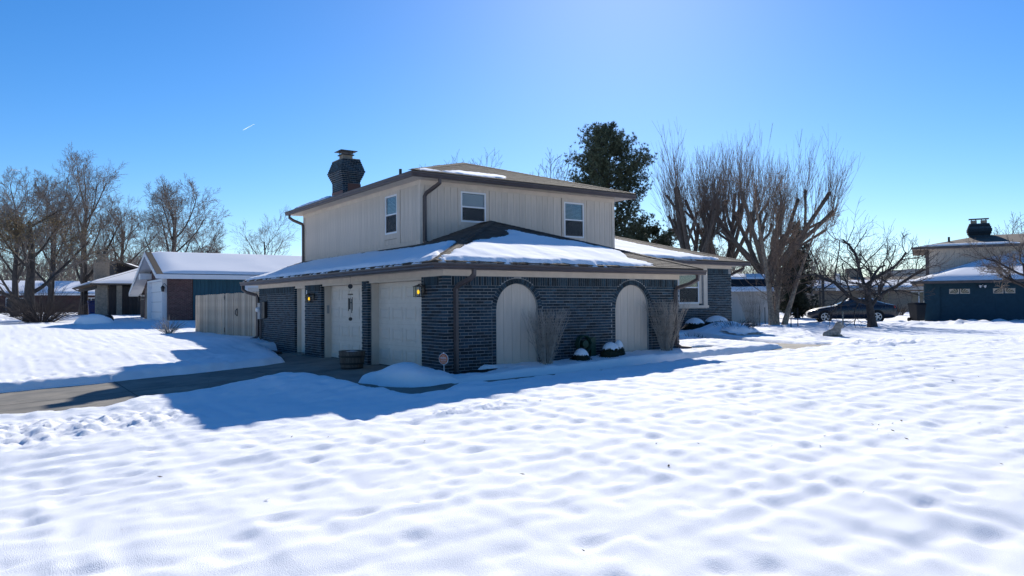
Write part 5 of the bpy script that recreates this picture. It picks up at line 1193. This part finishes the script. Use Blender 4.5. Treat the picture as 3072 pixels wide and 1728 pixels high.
def tree(name, label, base, H, rad, S, seed, tm='bark', cm='twig', lean=(0, 0), trunks=None, group=None, leaves=None):
    r = np.random.default_rng(seed); R0 = root(name, label, 'tree', tuple(base), group); T = [(VL(), []), (VL(), [])]
    for (dx, dy, off, hs, rs) in (trunks or [(lean[0], lean[1], (0, 0), 1, 1)]):
        d = np.array([dx, dy, 1.]); d /= np.linalg.norm(d); branch(T, r, np.array(base)+np.array([off[0], off[1], -.15]), d, H*hs, rad*rs, 0, S)
    vl_obj(*T[0], 'trunk', M[tm], R0); vl_obj(*T[1], 'crown', M[cm], R0)
    if leaves:        # dead leaves still hanging on the lower twigs
        E = np.array([q[0][-1] for L in T[1][0].p.values() for q in L]); E = E[(E[:, 2] > base[2]+leaves[0]) & (E[:, 2] < base[2]+leaves[1])]
        c = np.repeat(E[r.integers(0, len(E), leaves[2])], 3, 0)+r.normal(0, .16, (leaves[2]*3, 3)); n_ = len(c); a = r.normal(size=(n_, 3)); a /= np.linalg.norm(a, axis=1)[:, None]; b_ = np.cross(a, r.normal(size=(n_, 3))); b_ /= np.linalg.norm(b_, axis=1)[:, None]; z_ = r.uniform(.03, .07, n_)[:, None]
        np_mesh('dead_leaves', np.stack([c-a*z_, c+b_*z_*.6, c+a*z_, c-b_*z_*.6], 1).reshape(-1, 3), np.arange(n_*4).reshape(-1, 4), M['deadleaf'], R0)
    return R0
WIDE = dict(k=[7, 6, 5, 4, 3, 2], wob=[.05, .09, .12, .14, .16, .15], up=[.02, .05, .05, .04, .05, .03], n=[9, 8, 6, 5, 4], f0=[.22, .25, .2, .15, .1], ang=[.75, .6, .6, .55, .5], lr=[.62, .55, .55, .6, .6], rr=[.5, .5, .5, .5, .55], s=[9, 7, 5, 4, 3, 3], minr=.007, fl=.4)
TALL = dict(WIDE, n=[12, 8, 6, 5, 3], f0=[.16, .2, .2, .15, .1], ang=[.62, .55, .55, .55, .5], lr=[.58, .52, .55, .6, .6], up=[.01, .07, .05, .03, .02, .02], wob=[.04, .08, .09, .1, .12, .12], minr=.007)
def gpos(x, y, d): q = at(x, y, d); return (q[0], q[1], gz(q[0], q[1]))
# left group
q = gpos(92, 966, 46.5); tree('spreading_tree', 'bare spreading tree with a thick low-forking trunk at the far left', q, 6.4, .36, dict(WIDE, n=[8, 8, 6, 6, 5], f0=[.16, .25, .2, .15, .1], ang=[.95, .6, .6, .6, .6], lr=[.72, .55, .5, .5, .5]), 101, lean=(-.03, .05), leaves=(2.2, 6.5, 2600))
q = gpos(45, 960, 58); tree('bare_tree', 'tall bare tree at the left picture edge behind the spreading tree', q, 8.2, .28, TALL, 102)
q = gpos(250, 950, 74); tree('bare_tree', 'tallest bare tree of the left group rising behind the brown house chimney', q, 11.2, .40, TALL, 103)
q = gpos(355, 950, 80); tree('bare_tree', 'slender bare tree between the tallest tree and the gabled house', q, 9.3, .32, TALL, 107)
q = gpos(505, 950, 62); tree('bare_tree', 'bare round-crowned tree behind the gabled house ridge', q, 8.6, .34, dict(WIDE, up=[.01, .08, .06, .05, .05, .04]), 104)
q = gpos(610, 950, 78); tree('bare_tree', 'smaller bare tree right of the round-crowned tree behind the gabled house', q, 7.0, .22, TALL, 108)
q = gpos(795, 950, 84); tree('sycamore_tree', 'pale crooked bare tree standing alone left of the upper storey', q, 8.6, .22, dict(WIDE, wob=[.08, .14, .18, .2, .2, .2], n=[8, 7, 6, 5], s=[8, 6, 4, 3, 3, 3], k=[7, 6, 5, 4, 3]), 105, cm='twig')
q = gpos(150, 950, 66); tree('bare_tree', 'bare tree left of the tallest tree, behind the spreading tree', q, 9.6, .30, TALL, 106)
# behind the main roof
SMALL = dict(TALL, n=[10, 8, 6], k=[6, 5, 4, 3], s=[6, 5, 4, 3], minr=.012)
for i, (x, y, d, h, lb) in enumerate(((1440, 900, 62, 10.3, 'bare treetop showing above the upper roof peak'), (1370, 900, 64, 9.5, 'small bare twigs above the upper roof left of its peak'), (1650, 900, 60, 9.4, 'bare treetop above the upper roof left of the pine'))):
    q = gpos(x, y, d); tree('bare_tree', lb, q, h, .2, SMALL, 120+i, 'barkd', 'twigd')
# pollarded maples
def pollard(label, base, H, seed, lean=(0, 0), rad=.38, nl=7, spread=.62, nsh=26, shl=3.4):
    r = np.random.default_rng(seed); R0 = root('pollarded_tree', label, 'tree', tuple(base), 'pollarded trees behind the wing'); V0, F0, V1, F1 = VL(), [], VL(), []
    b0 = np.array(base)+np.array([0, 0, -.2]); fork = b0+np.array([lean[0], lean[1], 1])*H*.28
    tubes(V0, F0, np.array([b0, b0*.5+fork*.5+r.normal(0, .05, 3), fork]), np.array([rad*1.25, rad*.95, rad*.95]), 10)
    knobs = []
    for i in range(nl):
        az = i*2.4+r.uniform(-.3, .3); sp = spread*r.uniform(.35, 1.15); d = np.array([math.cos(az)*sp, math.sin(az)*sp, 1.]); d /= np.linalg.norm(d); L = H*.50*r.uniform(.8, 1.12)/max(.8, d[2])
        p = fork.copy(); pts = [p.copy()]; 
        for k in range(5): d[2] += .05; d += r.normal(0, .07, 3); d /= np.linalg.norm(d); p = p+d*L/5; pts.append(p.copy())
        pts = np.array(pts); rr = rad*.42*np.linspace(1.1, .58, 6); rr[-1] *= 1.25; tubes(V0, F0, pts, rr, 8); tubes(V0, F0, np.array([pts[-1], pts[-1]+d*.12]), np.array([rr[-1], rr[-1]*.6]), 8); knobs.append((pts[-1], rr[-1]))
        for c in range(2):     # secondary knuckled limbs
            k0 = pts[r.integers(2, 4)]; d2 = rot_about(d, r.uniform(.35, .7), r.uniform(0, 6.28), r); d2[2] = abs(d2[2])+.25; d2 /= np.linalg.norm(d2); e = k0+d2*L*r.uniform(.28, .45); m_ = (k0+e)/2+r.normal(0, .08, 3)
            q2 = np.array([k0, m_, e]); tubes(V0, F0, q2, rad*np.array([.24, .19, .22]), 7); knobs.append((e, rad*.2))
    for kp, kr in knobs:
        for s in range(nsh):
            az = r.uniform(0, 6.28); out = r.uniform(0, .42); fan = (kp-fork)*np.array([.06, .06, 0]); d = np.array([math.cos(az)*out, math.sin(az)*out, 1.])+fan; d /= np.linalg.norm(d); L = shl*r.uniform(.5, 1.15); p0 = kp+np.array([math.cos(az), math.sin(az), 0])*kr*.8+np.array([0, 0, -r.uniform(0, .9)])
            c = [p0]
            for k in range(4): d = d+r.normal(0, .028, 3); d[2] += .04; d /= np.linalg.norm(d); c.append(c[-1]+d*L/4)
            c = np.array(c); tubes(V1, F1, c, np.linspace(.0105, .0045, 5), 3)
            for w in range(3):
                f = r.integers(1, 4); dd = c[f+1 if f < 4 else 4]-c[f]; dd /= np.linalg.norm(dd); dd = rot_about(dd, .35, r.uniform(0, 6.28), r); tubes(V1, F1, np.array([c[f], c[f]+dd*L*r.uniform(.12, .3)]), np.array([.009, .006]), 3)
        for s in range(3):        # weak side twigs
            d = r.normal(0, 1, 3); d[2] *= .4; d /= np.linalg.norm(d); L = r.uniform(.5, 1.3); p0 = kp+np.array([0, 0, -r.uniform(.1, 1.6)]); tubes(V1, F1, np.array([p0, p0+d*L*.6, p0+d*L+np.array([0, 0, .25])]), np.array([.012, .009, .006]), 3)
    vl_obj(V0, F0, 'trunk', M['barkp'], R0); vl_obj(V1, F1, 'crown', M['twigp'], R0)
q = gpos(2088, 950, 49); pollard('left pollarded tree with thick forked limbs behind the wing roof', q, 10.8, 201, rad=.44, nl=8, spread=.80, shl=4.1, nsh=17)
q = gpos(2168, 950, 53); pollard('middle pollarded tree with a leaning trunk behind the wing roof', q, 11.2, 202, lean=(.05, -.02), rad=.38, nl=6, spread=.6, shl=3.8, nsh=15)
q = gpos(2300, 950, 48); pollard('right pollarded tree with wide knuckled limbs behind the shed', q, 10.3, 203, rad=.42, nl=11, spread=.80, shl=4.1, nsh=16)
# conifers
def conifer(name, label, base, H, R, seed, m, crown0=.1, tip=.22, dens=1.0, open_=False, tm='barkd', size=.16):
    r = np.random.default_rng(seed); R0 = root(name, label, 'tree', tuple(base)); V0, F0 = VL(), []; b0 = np.array(base)
    tubes(V0, F0, np.array([b0+np.array([r.normal(0, .08)*t*5, r.normal(0, .08)*t*5, H*t-.2*(t == 0)]) for t in np.linspace(0, 1, 8)]), np.linspace(R*.11, .03, 8), 8)
    C = []; nb = int(H*9*dens)
    for i in range(nb):
        t = crown0+(1-crown0)*(i+r.random())/nb; az = r.uniform(0, 6.28)
        w = R*(min(1, (1-t)/.28)**.62)*(1-.12*max(0, .45-t))*r.uniform(.55, 1.12) if open_ else R*(1-t)**.75*r.uniform(.7, 1.08)+.12
        p0 = b0+np.array([0, 0, H*t]); d = np.array([math.cos(az), math.sin(az), r.uniform(.05, .75) if open_ else r.uniform(-.1, .35)]); d /= np.linalg.norm(d); pts = [p0]
        for k in range(4): d[2] += (.10 if open_ else .06); d /= np.linalg.norm(d); pts.append(pts[-1]+d*w/4+r.normal(0, .04, 3))
        pts = np.array(pts); tubes(V0, F0, pts, np.linspace(.02+.012*w, .008, 5), 4)
        for k in range(int((16 if open_ else 12)*max(.5, w)*1.6)):
            f = r.uniform(.42 if open_ else .12, 1.0); q = pts[int(f*3.99)]*(1-(f*3.99 % 1))+pts[min(4, int(f*3.99)+1)]*(f*3.99 % 1)
            C.append(q+r.normal(0, .10+(.055 if open_ else .10)*w*(f if open_ else .5), 3))
    C = np.array(C); n_ = len(C); K = 14
    base_d = r.normal(size=(n_, 1, 3))*.4+np.array([0, 0, .6]); dirs = base_d+r.normal(size=(n_, K, 3))*.9; dirs /= np.linalg.norm(dirs, axis=2)[:, :, None]
    L = size*r.uniform(.7, 1.4, (n_, K, 1)); sidev = np.cross(dirs, r.normal(size=(n_, K, 3))); sidev /= np.linalg.norm(sidev, axis=2)[:, :, None]
    a = C[:, None, :]+dirs*L*.08; e = C[:, None, :]+dirs*L; wv = sidev*L*.11; V = np.stack([a-wv, a+wv, e], 2).reshape(-1, 3)
    np_mesh('crown', V, np.arange(len(V)).reshape(-1, 3), M[m], R0); vl_obj(V0, F0, 'trunk', M[tm], R0); return R0
q = gpos(1826, 950, 55); conifer('pine_tree', 'tall open-crowned pine rising behind the right end of the upper roof', q, 14.4, 3.7, 301, 'needle', crown0=.16, open_=True, dens=1.4, size=.18)
q = gpos(1960, 950, 58); conifer('evergreen_tree', 'dark low evergreen between the pine and the pollarded trees', q, 6.9, 3.4, 302, 'needle', crown0=.05, dens=1.5, size=.18, open_=True)
q = gpos(2120, 950, 60); conifer('evergreen_tree', 'olive evergreen behind the left pollarded tree trunk', q, 7.2, 2.3, 303, 'needle', crown0=.05, dens=1.2, size=.22)
q = gpos(2392, 950, 56); conifer('arborvitae_tree', 'broad dark evergreen cone behind the birch trunks', q, 7.2, 2.1, 304, 'needled', crown0=.02, dens=1.7, size=.20)
# river birch with several peeling trunks
BIR = dict(k=[8, 6, 5, 4], wob=[.035, .07, .1, .12], up=[.0, .06, .06, .05], n=[22, 7, 5], f0=[.22, .2, .15], ang=[.75, .5, .5], lr=[.34, .45, .5], rr=[.22, .5, .6], s=[9, 5, 3, 3], split=1, taper=.16, flare=1.2, minr=.0065, fl=.35)
q = gpos(2331, 973, 37); fr = lambda a: (RT0*a)[:2]
tree('river_birch', 'multi-trunked birch with peeling tan bark before the shed', q, 6.8, .155, BIR, 401, 'birch', 'birchtwig', trunks=[(*fr(-.05), tuple(fr(-.22)), 1, 1.1), (*fr(.07), tuple(fr(.02)), .55, .7), (*fr(.30), tuple(fr(.34)), .82, .95), (*fr(.02)+np.array([.04, .05]), tuple(fr(-.05)), .8, .8)])
# gnarled crab apple by the car
CRAB = dict(k=[4, 6, 6, 5, 4], wob=[.05, .16, .2, .2, .2], up=[.0, .02, .06, .07, .03], n=[6, 7, 6, 5], f0=[.40, .2, .2, .1], ang=[1.0, .75, .7, .6], lr=[1.55, .60, .6, .58], rr=[.60, .5, .45, .5], s=[10, 7, 5, 4, 3], split=3, taper=.6, flare=1.3, minr=.0055, fl=.3)
q = gpos(2618, 981, 34); tree('crab_apple_tree', 'gnarled dark leafless tree standing in snow before the parked car', q, 2.2, .20, CRAB, 407, 'barkd', 'twigd', lean=tuple(fr(-.10)))
# twiggy tree entering at the right edge, others far right
q = gpos(3095, 985, 36); tree('twiggy_tree', 'dense brown twiggy tree entering at the right edge before the blue garage', q, 3.2, .17, dict(CRAB, n=[7, 9, 9, 8], lr=[.95, .55, .5, .45], ang=[.9, .7, .7, .7], minr=.006), 405, 'barkd', 'twig')
q = gpos(3010, 940, 66); tree('bare_tree', 'upright bare tree behind the roof of the blue garage house', q, 6.4, .2, SMALL, 406, 'barkd', 'twigd')
q = gpos(2640, 940, 74); tree('round_tree', 'low brown bare tree right of the car before the tan brick house', q, 3.0, .2, dict(CRAB, n=[7, 8, 7, 5], lr=[.9, .5, .5, .45], minr=.007), 409, 'barkd', 'twigd')
pb = at(2690, 955, 62); stem_shrub('brown_hedge_shrub', 'low brown shrub between the car boot and the dark bin', pb[0], pb[1], 1.3, .5, 1.1, 110, 61, flat=False, th=.012, m='twigd')
pb = at(2432, 945, 64); stem_shrub('wall_shrub', 'pale brown shrub at the corner of the tan brick house', pb[0], pb[1], 1.2, .4, 1.0, 90, 62, flat=False, th=.012)
# far woods
def woods(name, label, spec, seed):
    r = np.random.default_rng(seed); V, F = VL(), []
    for (x0, x1, dmin, dmax, h0, h1, n) in spec:
        for i in range(n):
            d = r.uniform(dmin, dmax); q = at(x0+(x1-x0)*(i+r.random())/n, 900, d); g = float(base_h(np.array(q[0]), np.array(q[1]))); H = r.uniform(h0, h1); b0 = np.array([q[0], q[1], g])
            tubes(V, F, np.array([b0, b0+np.array([r.normal(0, .2), r.normal(0, .2), H*.5]), b0+np.array([r.normal(0, .4), r.normal(0, .4), H*.85])]), np.array([.16, .10, .04])*H/10, 4)
            for k in range(34):
                t = r.uniform(.18, .85); p0 = b0+np.array([0, 0, H*t]); az = r.uniform(0, 6.28); dd = np.array([math.cos(az)*.65, math.sin(az)*.65, r.uniform(.5, 1.2)]); L = H*r.uniform(.16, .34)*(1.15-t*.6); e = p0+dd*L; m_ = (p0+e)/2+r.normal(0, .2, 3)
                tubes(V, F, np.array([p0, m_, e]), np.array([.045, .03, .018])*H/10*1.2, 3)
                for w in range(4):
                    f = r.random(); q0 = m_*(1-f)+e*f; tubes(V, F, np.array([q0, q0+(dd+r.normal(0, .5, 3))*L*.38]), np.array([.02, .012])*H/10*1.2, 3)
    o = vl_obj(V, F, name, M['twig'], None); return tag(o, label, 'trees', kind='stuff')
woods('far_woods', 'distant bare woods along the horizon behind the left houses', [(0, 420, 105, 150, 7, 11, 55), (400, 940, 100, 150, 6.5, 9.5, 70)], 501)
woods('far_woods', 'distant bare woods behind the right houses', [(2150, 2480, 75, 110, 5.5, 8, 34), (2480, 3200, 100, 150, 4, 7.5, 50)], 502)
# ================================================================ contrails
for (a, c, w, lb) in (((728, 391), (765, 371), 2.6, 'short white contrail in the sky left of the chimney'), ((30, 510), (72, 511), 1.4, 'faint flat contrail above the left treetops')):
    D = 6000.0; p0, p1 = at(*a, D), at(*c, D); b = MB(); ws_ = (.2, .8, 1, .9, .75, .6, .45, .3, .1); pp = [p0+(p1-p0)*t for t in np.linspace(0, 1, 9)]
    for ax in (UPV, UPV*.3+FW): b.add([q+ax*w*k*sg for q, k in zip(pp, ws_) for sg in (-1, 1)], [(2*i, 2*i+2, 2*i+3, 2*i+1) for i in range(8)])
    tag(build(b, 'contrail', M['cloud'], None), lb, 'contrail')

# ================================================================ leaf bits on the snow
r = np.random.default_rng(77); V = []; F = []
for i in range(46):
    x_, y_ = (r.uniform(-7, 9), r.uniform(-11, -3)) if i < 34 else (r.uniform(-1.5, 2.0), r.uniform(-9.8, -8.5)); z_ = gz(x_, y_); a = r.uniform(0, 6.28); L_ = r.uniform(.012, .032); o = len(V)
    V += [(x_-L_*math.cos(a), y_-L_*math.sin(a), z_+.004), (x_+L_*.4*math.sin(a), y_-L_*.4*math.cos(a), z_+.012), (x_+L_*math.cos(a), y_+L_*math.sin(a), z_+.016), (x_-L_*.4*math.sin(a), y_+L_*.4*math.cos(a), z_+.006)]; F.append((o, o+1, o+2, o+3))
tag(np_mesh('leaf_litter', np.array(V), np.array(F), M['soil']), 'scattered dark leaf bits lying on the front lawn snow', 'leaves', kind='stuff')
